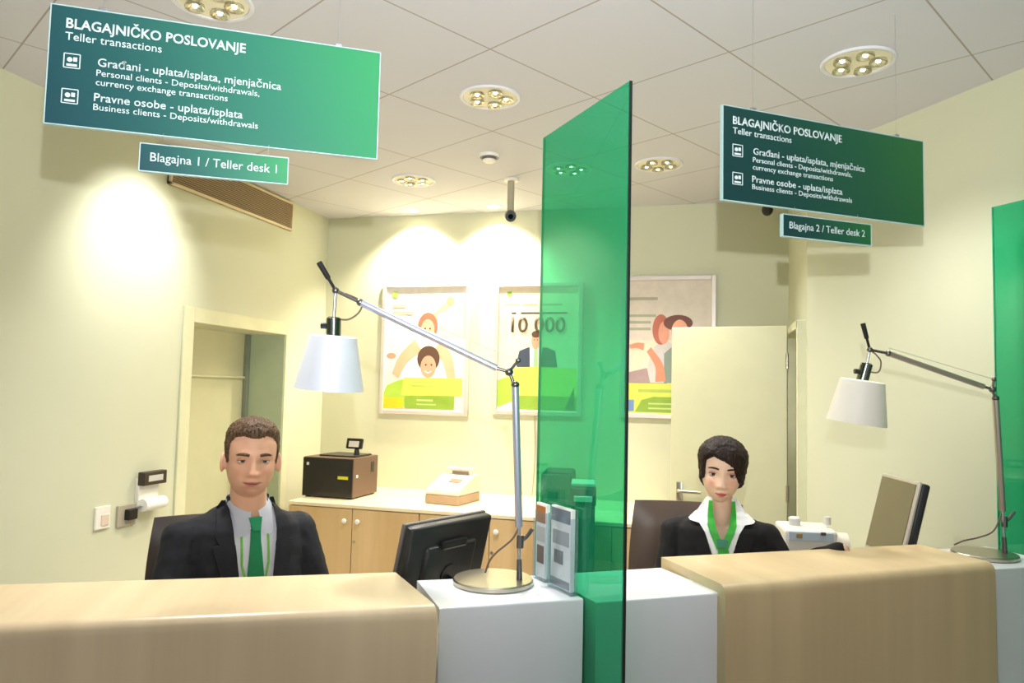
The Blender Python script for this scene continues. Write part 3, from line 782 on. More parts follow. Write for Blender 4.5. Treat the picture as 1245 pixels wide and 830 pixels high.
# banknote counter on the back cabinet
b0 = zc(516, 611.5); b1 = zc(557, 615.5); u = b1 - b0; bw = u.length; v = Vector((-u.y, u.x, 0)).normalized()
rz = math.atan2(u.y, u.x); bdp = .30
t = thing('banknote_counter', 'beige banknote counting machine on the back cabinet beside lamp post', 'counting machine', b0 + u / 2 + v * bdp / 2, rz)
print('counter machine', bw)
bw = max(bw, .22)
obj('base', B((0, 0, .03), (bw, bdp, .06), .008), mat('taupe_base', (176, 150, 124), .5), t, 0)
prof = [(-bdp / 2, .06), (-bdp / 2, .085), (-bdp / 2 + .06, .11), (bdp / 2 - .09, .17), (bdp / 2, .175), (bdp / 2, .06)]
bm = new(); A = [bm.verts.new((-bw / 2, y, z)) for y, z in prof]; Bv = [bm.verts.new((bw / 2, y, z)) for y, z in prof]
bm.faces.new(A); bm.faces.new(Bv[::-1]); bridge(bm, A, Bv); bmesh.ops.bevel(bm, geom=bm.edges[:], offset=.006, segments=2, affect='EDGES')
obj('casing', bm, BEIGE, t)
rr = Matrix.Rotation(math.atan2(.06, bdp - .15), 3, 'X')
obj('keypad', B((bw * .12, -.02, .138), (.08, .05, .008), .002, rot=rr), mat('grey_keys', (130, 116, 100), .5), t, 0)
obj('hopper', B((0, bdp / 2 - .05, .19), (bw * .8, .07, .05), .008), BEIGE, t, 0)
obj('hopper_slot', B((.02, bdp / 2 - .088, .185), (bw * .5, .008, .02), .002), mat('grey_keys', (0, 0, 0)), t, 0)

# thin power cable down the back wall
p = at_y(650, 505, YB); q = at_y(647, 600, YB)
tag(obj('power_cable', tube(new(), spline([(p.x, YB - .006, p.z), (p.x + .01, YB - .008, p.z - .25), (q.x, YB - .006, CB + .02), (q.x - .02, YB - .03, CB + .004)], 6), .003, 8),
        mat('grey_cable', (176, 166, 140), .5), origin=(p.x, YB, CB)), 'thin grey cable hanging down the wall under the middle poster', 'cable')

# office machines seen through the glass
c0 = zc(665, 612)
mp_ = at_z(680, 618, CB)
t = thing('office_printer', 'dark boxy printer on the back cabinet seen through the green glass', 'printer', (at_y(679, 600, YB - .24).x, YB - .24, CB), .1)
obj('body', B((0, 0, .105), (.20, .34, .20), .01), mat('charcoal_casing', (70, 66, 62), .5), t, 0)
obj('paper_tray', B((0, -.18, .03), (.16, .05, .04), .006), mat('charcoal_casing', (0, 0, 0)), t, 0)
obj('top_lid', B((0, 0, .208), (.18, .30, .012), .004), BLACK, t, 0)
CD = 4.12
P0 = at_d(709, 600, CD)
t = thing('floor_copier', 'tall dark copier with a light paper slot behind the green glass', 'copier', (P0.x, P0.y, 0), -math.atan2(P0.x, P0.y))
zc2 = CH - (587 - 475) / F * CD
obj('cabinet_body', B((0, 0, zc2 / 2 - .05), (.13, .22, zc2 - .12), .008), mat('charcoal_casing', (0, 0, 0)), t, 0)
obj('scanner_head', B((0, 0, zc2 - .06), (.14, .23, .10), .01), BLACK, t, 0)
obj('output_slot', B((0, -.118, zc2 - .07), (.10, .02, .03), .004), OFFWHITE, t, 0)
obj('lid', B((0, .0, zc2 - .0), (.13, .20, .02), .006), mat('pale_lid', (200, 206, 200), .5), t, 0)
for sx in (-1, 1):
    for sy in (-1, 1): obj('foot', B((sx * .045, sy * .09, .006), (.03, .03, .012)), BLACKR, t, 0)

# ------------------------------------------------------------------ fittings on the left wall
def on_left(px, py): p = at_x(px, py, XL); return p
pw = on_left(123, 629)
t = thing('light_switch', 'white wall switch, leftmost of the fittings on the left wall', 'switch', pw)
def lsz(x0, x1, y0, y1):
    a = at_x(x0, (y0 + y1) / 2, XL); b_ = at_x(x1, (y0 + y1) / 2, XL); c = at_x((x0 + x1) / 2, y0, XL); d = at_x((x0 + x1) / 2, y1, XL)
    return b_.y - a.y, c.z - d.z
w, h = lsz(114, 132, 616, 643)
obj('plate', B((.006, 0, 0), (.012, w, h), .003), OFFWHITE, t, 0); obj('rocker', B((.013, .01, -.012), (.008, w * .5, h * .5), .003), mat('pale_pink_rocker', (226, 206, 190), .4), t, 0)
pw = on_left(152, 626); w, h = lsz(141, 163, 613, 639)
t = thing('wall_socket', 'square grey wall socket with a black plug on the left wall', 'socket', pw)
obj('plate', B((.006, 0, 0), (.012, w, h), .003), mat('grey_socket_plate', (176, 168, 150), .5), t, 0); obj('plug', B((.022, w * .12, .004), (.034, w * .52, h * .5), .006), BLACK, t, 0)
pw = on_left(178, 594); w, h = lsz(165, 193, 571, 602)
t = thing('receipt_printer', 'small wall mounted device with dark display above a paper roll', 'wall device', pw, 0)
w2, h2 = w, at_x(178, 572, XL).z - at_x(178, 604, XL).z
obj('bracket', B((.012, -.01, -.005), (.024, w * .86, h2), .004), OFFWHITE, t, 0)
zt = at_x(178, 580, XL).z - pw.z
sc = obj('display', B((.035, 0, zt), (.04, w, h2 * .5), .005), mat('brown_black_display', (56, 46, 38), .4), t, 0)
obj('display_screen', B((.056, .0, zt), (.003, w * .62, h2 * .22)), GREYP, sc, 0)
zp = at_x(178, 611, XL).z - pw.z
obj('paper_roll', tube(new(), [(.045, -w * .45, zp), (.045, w * .45, zp)], .032, 24), mat('white_paper', (248, 248, 244), .7), t)
obj('roll_holder', tube(new(), [(.0, -w * .5, zp - .01), (.045, -w * .5, zp), (.045, w * .48, zp)], .006, 10), GREYP, t)

# ------------------------------------------------------------------ desk lamps
def desk_lamp(label, depth, base_c, post_x, J, tint, sh, r_base=.115):
    """J: pixel joints; all of the lamp stands in one vertical plane across the view at distance depth"""
    P = lambda x, y: at_d(x, y, depth)
    b = at_z(base_c[0], base_c[1], WT); b = Vector((b.x, b.y, WT))
    t = thing('desk_lamp', label, 'desk lamp', b)
    loc = lambda p: p - b
    obj('base', lathe(new(), [(r_base - .004, 0), (r_base, .003), (r_base, .012), (r_base - .003, .016), (0, .0165)], n=64), SATIN, t)
    foot = loc(P(*J['foot'])); foot.z = .016; j1 = loc(P(*J['knob'])); el = loc(P(*J['elbow'])); tubet = loc(P(*J['tube_top'])); tubeb = loc(P(*J['tube_bot']))
    foot = Vector((tubeb.x, tubeb.y, .016)) + (Vector((j1.x, j1.y, 0)) - Vector((tubeb.x, tubeb.y, 0)))
    obj('socket', tube(new(), [foot, foot + (tubeb - foot) * .38], [.0085, .007], 16), STEEL, t)
    obj('rod', tube(new(), [foot + (tubeb - foot) * .35, tubeb + (tubet - tubeb) * .05], .0045, 12), ALU, t)
    k = j1
    bm = new(); tube(bm, [k - Vector((0, 0, .018)), k + Vector((0, 0, .018))], .010, 16)
    lv = loc(P(*J['lever'])); tube(bm, spline([k, (k + lv) / 2 - Vector((0, 0, .006)), lv], 5), [.005] * 5 + [.0055] * 5 + [.006], 10)
    obj('joint', bm, STEEL, t)
    obj('lower_arm', tube(new(), [tubeb, tubet], .0105, 20), tint, t)
    a0, a1 = loc(P(*J['arm0'])), loc(P(*J['arm1'])); pv = loc(P(*J['pivot'])); hd = loc(P(*J['handle']))
    bm = new(); tube(bm, [tubet, el, a0], .0048, 12); ellipsoid(bm, el, (.012, .012, .012)); ellipsoid(bm, tubet + Vector((0, 0, .006)), (.012, .012, .010))
    tail = loc(P(*J['tail'])); tube(bm, [el, tail], .0045, 10); ellipsoid(bm, tail, (.008, .008, .008), u=14, v=10)
    obj('joint', bm, STEEL, t)
    obj('upper_arm', tube(new(), [a0, a1], .0098, 20), tint, t)
    bm = new(); tube(bm, [a1, pv], .005, 12); ellipsoid(bm, a1, (.011, .011, .011)); ellipsoid(bm, pv, (.010, .010, .010))
    obj('joint', bm, STEEL, t)
    # tension wire
    obj('tension_wire', tube(new(), [tail, a1 + Vector((0, 0, .02))], .0007, 6), ALU, t)
    obj('handle', tube(new(), [pv, pv + (hd - pv) * .4, pv + (hd - pv) * .45, hd], [.0045, .0045, .0075, .0085], 14), BLACKR, t)
    st, sb = loc(P(*sh['top'])), loc(P(*sh['bot'])); ax = (sb - st).normalized(); s0 = loc(P(*sh['socket']))
    obj('shade_stem', tube(new(), [pv, s0], .0045, 12), ALU, t)
    obj('lamp_socket', tube(new(), [s0, s0 + ax * .004, st - ax * .002, st + ax * .015], [.014, .0205, .0205, .0205], 24), mat('dark_chrome_socket', (110, 116, 108), .2, 1), t)
    bm = new(); sd = SIDE; kn = s0 + (st - s0) * .5; tube(bm, [kn - sd * .018, kn - sd * .036], .009, 14)
    obj('switch_knob', bm, BLACK, t)
    # shade : conical, open at the bottom
    L = (sb - st).length; r0, r1 = sh['r0'], sh['r1']; Q = Vector((0, 0, -1)).rotation_difference(ax).to_matrix()
    pr = [(0, 0), (r0 - .006, 0), (r0, -.004), (r1, -L), (r1 - .0025, -L), (r0 - .003, -.008), (0, -.004)]
    obj('lamp_shade', lathe(new(), pr, st, 64, Q), sh['mat'], t, 40)
    bb = st + ax * .075
    bm = new(); ellipsoid(bm, bb, (.028, .028, .032)); tube(bm, [st + ax * .01, bb], .014, 14)
    obj('bulb', bm, mat('frosted_bulb', (244, 240, 226), .4), t)
    cb = [loc(P(*c)) for c in J['cable_top']]; obj('cable', tube(new(), spline(cb, 8), .0026, 8), mat('brown_cable', (112, 92, 78), .6), t)
    cb = [loc(P(*c)) for c in J['cable_low']]
    for c in cb: c.z = max(c.z, .006)
    obj('cable', tube(new(), spline(cb, 8), .0028, 8), mat('brown_cable', (0, 0, 0)), t)
    return t
shade1 = mat('white_anodised_shade', (224, 229, 240), .38, .15, var=.02)
shade2 = mat('warm_white_shade', (238, 232, 222), .45, .0, var=.02)
tintA = mat('pale_blue_aluminium', (196, 202, 224), .3, .75)
D1 = project(at_z(599.5, 709, WT))[2]; print('lamp1 depth', D1)
desk_lamp('big aluminium desk lamp with white cone shade in the middle', D1, (599.5, 709), 629,
          dict(foot=(630, 712), knob=(632.5, 658), tube_bot=(631, 640), tube_top=(626.5, 470), elbow=(619, 452), lever=(647, 643), arm0=(604, 447.5),
               arm1=(438, 367.5), pivot=(408, 353), handle=(388, 319), tail=(630, 438),
               cable_top=[(410, 388), (424, 388), (436, 380), (440, 370), (434, 363), (420, 357)],
               cable_low=[(630, 643), (622, 656), (604, 671), (595, 682), (590, 696)]),
          tintA, dict(top=(405.5, 407.5), bot=(400, 473), socket=(406, 385), r0=.066, r1=.098, mat=shade1))
D2 = project(at_z(1197, 676.5, WT))[2]; print('lamp2 depth', D2)
desk_lamp('smaller desk lamp with warm white shade at the far right', D2, (1197, 676.5), 1220,
          dict(foot=(1220.5, 676), knob=(1221, 634), tube_bot=(1219, 621), tube_top=(1210.5, 486), elbow=(1206.5, 473), lever=(1233, 622), arm0=(1196, 470),
               arm1=(1080, 429.5), pivot=(1057.5, 425), handle=(1049, 393), tail=(1208.5, 461),
               cable_top=[(1056, 452), (1068, 452), (1071, 440), (1066, 432), (1060, 427)],
               cable_low=[(1219, 622), (1208, 645), (1190, 653), (1172, 657), (1160, 662)]),
          mat('warm_aluminium', (186, 176, 166), .3, .8), dict(top=(1048.5, 462), bot=(1041, 514), socket=(1054, 441), r0=.074, r1=.1, mat=shade2), r_base=.105)

# ------------------------------------------------------------------ leaflet holders
def holder(a, b_, hpx, label, arts, base=WT):
    p = at_z(*a, base); q = at_z(*b_, base); dd = project(p)[2]
    w = (q - p).length; h = hpx / F * dd; c = (p + q) / 2
    t = thing('leaflet_holder', label, 'leaflet holder', (c.x, c.y, base), math.atan2((q - p).y, (q - p).x))
    print('holder', w, h)
    bm = new()
    box(bm, (0, -.001, h * .45), (w, .003, h * .9)); box(bm, (0, .020, h * .5), (w, .003, h)); box(bm, (0, .010, .0015), (w, .022, .003))
    for s in (-1, 1): box(bm, (s * (w / 2), .010, h * .45), (.003, .022, h * .9))
    obj('acrylic_stand', bm, CLEAR, t, 0)
    bm = new(); mats = [mat('leaflet_paper', (244, 243, 240), .6)]; box(bm, (0, .010, h * .5 + .004), (w - .012, .012, h * .97), .001, 1)
    for (u0, v0, u1, v1, c, nm) in arts:
        mats.append(mat('leaflet_' + nm, c, .5)); cw = w - .014
        box(bm, (-cw / 2 + (u0 + u1) / 2 * cw, .0040 - .0002 * len(mats), h * (1 - (v0 + v1) / 2)), ((u1 - u0) * cw, .0012, (v1 - v0) * h), mi=len(mats) - 1)
    o = obj('leaflet', bm, mats, t, 0)
    return t
holder((648, 701), (663, 708.5), 90, 'leaflet holder with brown and white leaflets, left of the pair',
       [(.0, .03, .9, .25, (176, 112, 52), 'ochre'), (.1, .30, .9, .50, (214, 206, 196), 'grey'), (.15, .55, .8, .78, (120, 84, 56), 'brown')])
holder((666, 712), (693.5, 725.2), 98, 'clear leaflet holder with grey leaflets, right of the pair by glass',
       [(.0, .02, .95, .18, (112, 124, 136), 'slate'), (.1, .28, .9, .45, (176, 176, 176), 'grey_photo'), (.18, .52, .62, .68, (120, 122, 120), 'dark_photo'), (.0, .86, .95, .95, (110, 118, 128), 'footer')])

# ------------------------------------------------------------------ teller desks behind the counter
DK = .78
deskm = mat('pale_grey_desk_laminate', (206, 200, 188), .45)
def desk(name, label, pts):
    pts = in_room(pts); c = sum(pts, Vector()) / len(pts); c.z = 0
    t = thing(name, label, 'desk', c)
    bm = new(); prism(bm, [p - c for p in pts], DK - .025, DK); obj('desktop', bm, deskm, t, 0)
    for p in pts[:6]:
        q = (p - c) * .94; obj('leg', tube(new(), [(q.x, q.y, .0), (q.x, q.y, DK - .025)], .02, 14), ALU, t)
back = FWD
nb = Vector((-bd.y, bd.x, 0))
o0 = lb1 - bd * 1.55 + nb * .012; o1 = Vector((wb0.x, wb0.y, 0)) + nb * .03; o2 = gb - gp * .02 + nb * .03 - bd * .02
o2 = o1 + bd * .55
desk('teller_desk', 'low grey work desk behind the left counter, under the black monitor', [o0, o2, o2 + nb * .50, lb1 - bd * .10 + nb * .50, lb1 - bd * .25 + nb * .17, o0 + nb * .17])
rbd = (rb1 - rb0).normalized(); nr = Vector((-rbd.y, rbd.x, 0))
s0 = rb0 + nr * .012; s1 = rb1 + nr * .012 + rbd * .45
desk('teller_desk', 'low grey work desk behind the woman\'s counter, under the silver monitor', [s0, s1, s1 + nr * .70, rb0 + rbd * .66 + nr * .70, rb0 + rbd * .58 + nr * .12, s0 + nr * .12])

# ------------------------------------------------------------------ monitors
def monitor(label, top_l, top_r, hgt, tilt, faces_away, bez, scr, backm):
    """top_l, top_r: world ends of the top edge seen from in front of the screen"""
    d = (top_r - top_l); w = d.length; c = (top_l + top_r) / 2
    t = thing('computer_monitor', label, 'monitor', (c.x, c.y, DK), math.atan2(d.y, d.x))
    zt = c.z - DK; R = Matrix.Rotation(-tilt, 3, 'X')
    # local: screen faces -y
    def T(p): return R @ Vector(p) + Vector((0, 0, zt))        # panel coordinates hang down from the top edge
    bm = new(); box(bm, T((0, .007, -hgt / 2)), (w, .014, hgt), .005, 2, R); obj('bezel', bm, bez, t, 0)
    bm = new(); box(bm, T((0, -.001, -hgt / 2 + .006)), (w - .03, .003, hgt - .04), 0, 1, R); obj('screen', bm, scr, t, 0)
    bm = new(); box(bm, T((0, .030, -hgt / 2)), (w - .004, .034, hgt - .006), .010, 3, R)
    box(bm, T((0, .045, -hgt / 2 - .01)), (w * .62, .03, hgt * .62), .014, 3, R)
    sh = obj('rear_shell', bm, backm, t, 30)
    bm = new(); box(bm, T((0, .056, -hgt * .22)), (w * .30, .02, hgt * .09), .006, 2, R); obj('cable_clip', bm, BLACK, t, 0)
    bm = new(); lathe(bm, [(.0, 0), (.035, 0), (.035, .004), (0, .004)], T((0, .060, -hgt * .55)), 24, R @ Matrix.Rotation(-PI / 2, 3, 'X')); obj('pivot_cover', bm, BLACK, t, 30)
    base_y = (R @ Vector((0, .06, -hgt * .6))).y + .02
    nk = T((0, .06, -hgt * .6))
    obj('stand_neck', tube(new(), [(0, base_y + .01, .01), (0, base_y + .01, nk.z * .6), nk], [.026, .024, .022], 16), BLACK, t)
    obj('stand_base', lathe(new(), [(.085, 0), (.088, .004), (.08, .014), (.03, .022), (0, .022)], (0, base_y, 0), 36), BLACK, t)
    return t
tl = at_d(488.5, 636, 2.20); tr = at_d(587.5, 618.5, 2.20); tr = CAM + wdir(587.5, 618.5) * ((tl.z - CH) / wdir(587.5, 618.5).z)
print('mon1 w', (tr - tl).length, tl.z)
# screen looks away from the viewer towards the man: swap ends
monitor('black monitor seen from behind, tilted, between man and desk lamp', tr, tl, .31, .23, True, mat('dark_bezel', (104, 100, 98), .35), mat('black_screen_glass', (10, 12, 16), .12),
        mat('graphite_rear_shell', (36, 37, 40), .35))
tl = at_d(1072.5, 574, 3.10); k = (tl.z - CH) / wdir(1118, 585.5).z; tr = CAM + wdir(1118, 585.5) * k
print('mon2 w', (tr - tl).length, tl.z, k)
monitor('silver framed monitor with dull screen to the right of the woman', tl, tr, .33, .24, False, mat('silver_bezel', (196, 188, 178), .35, .3), mat('dull_olive_screen', (112, 104, 78), .35),
        mat('graphite_rear_shell', (0, 0, 0)))

# grey machine right of the woman
P0 = at_d(985, 662, 3.02)
t = thing('cash_machine', 'light grey coin and note counter to the right of the woman', 'counting machine', (P0.x, P0.y, DK), math.atan2(SIDE.y, SIDE.x) - .15)
zt = (CH - (641 - 481) / F * 3.02) - DK
obj('body', B((-.01, .04, zt / 2), (.20, .22, zt), .012), mat('pale_grey_casing', (214, 212, 204), .45), t, 0)
obj('control_panel', B((-.015, -.076, zt - .022), (.17, .012, .036), .003), mat('pale_blue_strip', (176, 192, 206), .4), t, 0)
obj('key', B((-.06, -.084, zt - .020), (.022, .008, .018), .002), mat('ochre_key', (150, 124, 70), .5), t, 0)
obj('key', B((.03, -.084, zt - .008), (.020, .008, .012), .002), mat('dark_key', (80, 70, 60), .5), t, 0)
obj('note_guide', lathe(new(), [(.022, 0), (.024, .03), (.016, .036), (0, .036)], (-.05, .05, zt - .002), 20), GREYP, t)
obj('note_guide', lathe(new(), [(.013, 0), (.013, .03), (0, .03)], (.075, .03, zt + .012), 16), GREYP, t)
bm = new(); tube(bm, [(.065, -.02, zt - .066), (.135, -.02, zt - .066)], .055, 28); obj('coin_drum', bm, BEIGE, t)
p = at_z(1152, 668.5, WT)

# ------------------------------------------------------------------ office chairs
def chair(label, p, yaw, zseat, ztop, w, leather, trimc):
    t = thing('office_chair', label, 'chair', (p.x, p.y, 0), yaw)      # sitter faces -y
    bm = new(); zb = zseat + .10; bt = ztop - zb
    n = 9; m_ = 9; grid = []
    for side in (0, 1):
        rows = []
        for i in range(n + 1):
            a = i / n; z = zb + bt * a; ww = w * (.84 + .16 * math.sin(PI * min(1, a * .62 + .25)))
            row = []
            for j in range(m_ + 1):
                u = j / m_ * 2 - 1
                edge = (1 - abs(u) ** 6) * (1 - abs(2 * a - 1) ** 8)
                y = .27 + .04 * a + .035 * u * u * -1 + (-.035 if side == 0 else .035) * (edge * .9 + .1)
                row.append(bm.verts.new((ww / 2 * u, y, z)))
            rows.append(row)
        grid.append(rows)
    for s, rows in enumerate(grid):
        for i in range(n):
            for j in range(m_): bm.faces.new((rows[i][j], rows[i][j + 1], rows[i + 1][j + 1], rows[i + 1][j]))
    A, Bq = grid
    loopA = [A[0][j] for j in range(m_ + 1)] + [A[i][m_] for i in range(1, n + 1)] + [A[n][j] for j in range(m_ - 1, -1, -1)] + [A[i][0] for i in range(n - 1, 0, -1)]
    loopB = [Bq[0][j] for j in range(m_ + 1)] + [Bq[i][m_] for i in range(1, n + 1)] + [Bq[n][j] for j in range(m_ - 1, -1, -1)] + [Bq[i][0] for i in range(n - 1, 0, -1)]
    bridge(bm, loopA, loopB)
    o = obj('backrest', bm, leather, t, 50)
    obj('seat', B((0, 0, zseat - .045), (w + .02, .48, .09), .035, 4), leather, t, 40)
    obj('back_bracket', tube(new(), spline([(0, .08, zseat - .10), (0, .27, zseat - .09), (0, .33, zseat + .05), (0, .33, zseat + .25)], 5), .018, 10), BLACK, t)
    for s in (-1, 1):
        obj('armrest', tube(new(), spline([(s * (w / 2 - .03), .10, zseat - .10), (s * (w / 2 + .03), .10, zseat + .0), (s * (w / 2 + .03), .12, zseat + .17), (s * (w / 2 + .03), -.02, zseat + .18)], 5), .014, 10), BLACK, t)
    obj('gas_column', tube(new(), [(0, 0, .10), (0, 0, zseat - .1)], [.03, .022], 16), BLACK, t)
    obj('tilt_plate', B((0, 0, zseat - .105), (.2, .22, .03), .008), BLACK, t, 0)
    for k in range(5):
        a = 2 * PI * k / 5 + .2; e = Vector((math.cos(a) * .29, math.sin(a) * .29, .075))
        obj('leg', tube(new(), [(0, 0, .11), e], [.024, .015], 10), BLACK, t)
        sd_ = Vector((-math.sin(a), math.cos(a), 0))
        obj('caster', tube(new(), [e + Vector((0, 0, -.048)) - sd_ * .02, e + Vector((0, 0, -.048)) + sd_ * .02], .027, 16), BLACKR, t)
    return t

# ------------------------------------------------------------------ people
def sstep(a, b, x):
    t = max(0, min(1, (x - a) / (b - a))); return t * t * (3 - 2 * t)
def gs(x, s): return math.exp(-x * x / (2 * s * s))
class Head:
    def __init__(s, hw=.074, hd=.096, top=.122, chin=.118, fem=False, ex=.0305, mw=.022): s.ex, s.mw = ex, mw; s.hw, s.hd, s.top, s.chin, s.fem = hw, hd, top, chin, fem
    def base(s, d):
        x, y, z = d
        zz = z * (s.top if z > 0 else s.chin)
        k = 1.0
        if z < 0:
            t = -z; k = 1 - (.34 if s.fem else .19) * t ** 1.8
        px = x * s.hw * k * (1.03 if z > 0 else 1) ; py = y * s.hd
        if z > 0: px *= 1 + .07 * sstep(0, .5, z) * (1 - sstep(.6, 1, z)); 
        # squarer jaw and chin, fuller
        rr = math.sqrt(max(0, 1 - z * z)); full = (1 - abs(z) ** 3.0) ** (1 / 2.4)
        f = full / rr if rr > .02 else 1; f = min(f, 1.6)
        px *= f; py *= f
        if z < 0 and y > 0: py *= 1 - .35 * (-z)          # nape goes in
        if z < 0 and y < 0: py *= 1 - .04 * (-z)
        return Vector((px, py + .012, zz))
    def pt(s, d):
        p = s.base(d); x, z = p.x, p.z
        if d[1] < 0.15:
            w = sstep(.15, -.35, d[1]); f = 0
            nose = .0235 if not s.fem else .0195
            # nose: bridge to tip
            if -.060 < z < .035:
                t = (.020 - z) / .062
                prof = nose * max(0, min(1, t)) ** 1.1 if z > -.042 else nose * sstep(-.056, -.040, z)
                f += prof * gs(x, .0085 + .004 * max(0, t)) + .003 * gs(x, .008) * gs(z - .01, .015)
            f += .0055 * gs(abs(x) - .013, .0055) * gs(z + .042, .0065)           # nostril wings
            f += (.006 if not s.fem else .003) * gs(z - .020, .008) * gs(abs(x) - .026, .018)     # brow
            f -= .0105 * gs(z + .001, .0115) * gs(abs(x) - s.ex, .0135)           # sockets
            f += .0045 * gs(z + .032, .016) * gs(abs(x) - .046, .015)             # cheek bones
            f += .0065 * gs(z + .074, .015) * gs(x, .024)                         # muzzle
            f += .0040 * gs(z + .0660, .0034) * gs(x, s.mw * .62) + .0050 * gs(z + .0780, .0042) * gs(x, s.mw * .56)  # lips
            f -= .0042 * gs(z + .0720, .0018) * gs(x, s.mw * .85)
            f -= .0035 * gs(z + .0885, .005) * gs(x, .018)
            f += .0075 * gs(z + .105, .011) * gs(x, .018)                         # chin
            f -= .0036 * gs(abs(x) - .031, .005) * gs(z + .058, .014) * (1 if not s.fem else .4)
            p.y -= f * w
        return p
    def surf(s, x, z):
        tx_, tz_ = x, z; p = None
        for _ in range(8):
            a, c = tx_ / s.hw, tz_ / (s.top if tz_ > 0 else s.chin); q = max(.03, 1 - a * a - c * c)
            p = s.pt(Vector((a, -math.sqrt(q), c)).normalized()); tx_ += (x - p.x) * .8; tz_ += (z - p.z) * .8
        return p.y
    def mesh(s, bm, M, u=150, v=130):
        rows = []
        for i in range(v + 1):
            # denser rows around the face
            a = -PI / 2 + PI * i / v; z = math.sin(a); r = math.cos(a)
            if i in (0, v): rows.append([bm.verts.new(M @ s.pt((0, 0, z)))]); continue
            rows.append([bm.verts.new(M @ s.pt((r * math.cos(2 * PI * j / u), r * math.sin(2 * PI * j / u), z))) for j in range(u)])
        for i in range(v):
            A, Bq = rows[i], rows[i + 1]
            for j in range(u):
                k = (j + 1) % u
                if len(A) == 1: bm.faces.new((A[0], Bq[k], Bq[j]))
                elif len(Bq) == 1: bm.faces.new((A[j], A[k], Bq[0]))
                else: bm.faces.new((A[j], A[k], Bq[k], Bq[j]))
    def hair(s, bm, M, hl, th, P_h=.0022, u=240, v=170):
        """closed shell: above hairline hl(az) it stands off the scalp, below it hides under the skin"""
        rows = []
        for i in range(v + 1):
            a = -PI / 2 + PI * i / v; z = math.sin(a); r = math.cos(a); row = []
            for j in range(u if 0 < i < v else 1):
                ph = 2 * PI * j / u; d = Vector((r * math.cos(ph), r * math.sin(ph), z)); p = s.base(d)
                az = math.degrees(math.atan2(d.x, -d.y)); T = th(az, p.z, d)
                h = hl(az) + .005 * noise.noise(Vector((az * .22, 0, 3.1))) + .003 * noise.noise(Vector((az * .7, 5, 3.1)))
                e = sstep(-.003, .011, p.z - h)
                nrm = Vector((p.x / s.hw ** 2, (p.y - .012) / s.hd ** 2, p.z / s.top ** 2)).normalized()
                st = P_h * (noise.noise(Vector((d.x * 26 + d.z * 6, d.y * 26, d.z * 6))) + .6 * noise.noise(Vector((d.x * 70, d.y * 70, d.z * 10))) + 1.2 * noise.noise(Vector((d.x * 7 + 3, d.y * 7, d.z * 7))))
                off = (T + st) * e - .010 * (1 - e)
                row.append(bm.verts.new(M @ (p + nrm * off)))
            rows.append(row)
        for i in range(v):
            A, Bq = rows[i], rows[i + 1]
            for j in range(u):
                k = (j + 1) % u
                if len(A) == 1: bm.faces.new((A[0], Bq[k], Bq[j]))
                elif len(Bq) == 1: bm.faces.new((A[j], A[k], Bq[0]))
                else: bm.faces.new((A[j], A[k], Bq[k], Bq[j]))
def interp(tab, z):
    if z >= tab[0][0]: return tab[0][1:]
    for a, b_ in zip(tab, tab[1:]):
        if z >= b_[0]:
            t = (a[0] - z) / (a[0] - b_[0]); t = t * t * (3 - 2 * t) * .4 + t * .6
            return tuple(x + (y - x) * t for x, y in zip(a[1:], b_[1:]))
    return tab[-1][1:]
EXPN = 2.3
def front_y(tab, x, z, off=0):
    hw, hd, yc = interp(tab, z); hw += off; hd += off
    q = max(0, 1 - min(1, abs(x) / hw) ** EXPN) ** (1 / EXPN); return yc - hd * q
def torso(bm, tab, off=0, n=64, step=.012):
    z = tab[0][0]; prev = None; first = None
    while z >= tab[-1][0] - 1e-6:
        hw, hd, yc = interp(tab, z); hw += off; hd += off; rg = []
        for i in range(n):
            a = 2 * PI * i / n; c, s = math.cos(a), math.sin(a)
            rg.append(bm.verts.new((hw * math.copysign(abs(c) ** (2 / EXPN), c), yc + hd * math.copysign(abs(s) ** (2 / EXPN), s), z)))
        if prev: bridge(bm, prev, rg)
        else: bm.faces.new(rg)
        prev = rg; z -= step
    bm.faces.new(prev); return bm
def patch(tab, rows, off, thick=.003, nx=8, sub=6):
    """cloth piece lying on the chest: rows = (z, x_left, x_right[, extra offset])"""
    bm = new(); R = []
    for a, b_ in zip(rows, rows[1:]):
        for k in range(sub): t = k / sub; R.append(tuple(p + (q - p) * t for p, q in zip(a, b_)))
    R.append(rows[-1]); F_, K_ = [], []
    for r in R:
        ex = r[3] if len(r) > 3 else 0
        f, k_ = [], []
        for j in range(nx + 1):
            x = r[1] + (r[2] - r[1]) * j / nx; y = front_y(tab, x, r[0], off + ex)
            f.append(bm.verts.new((x, y - thick, r[0]))); k_.append(bm.verts.new((x, y, r[0])))
        F_.append(f); K_.append(k_)
    n = len(R)
    for i in range(n - 1):
        for j in range(nx):
            bm.faces.new((F_[i][j], F_[i][j + 1], F_[i + 1][j + 1], F_[i + 1][j])); bm.faces.new((K_[i][j], K_[i + 1][j], K_[i + 1][j + 1], K_[i][j + 1]))
        bm.faces.new((F_[i][0], F_[i + 1][0], K_[i + 1][0], K_[i][0])); bm.faces.new((F_[i][nx], K_[i][nx], K_[i + 1][nx], F_[i + 1][nx]))
    for j in range(nx):
        bm.faces.new((F_[0][j], K_[0][j], K_[0][j + 1], F_[0][j + 1])); bm.faces.new((F_[-1][j], F_[-1][j + 1], K_[-1][j + 1], K_[-1][j]))
    return bm
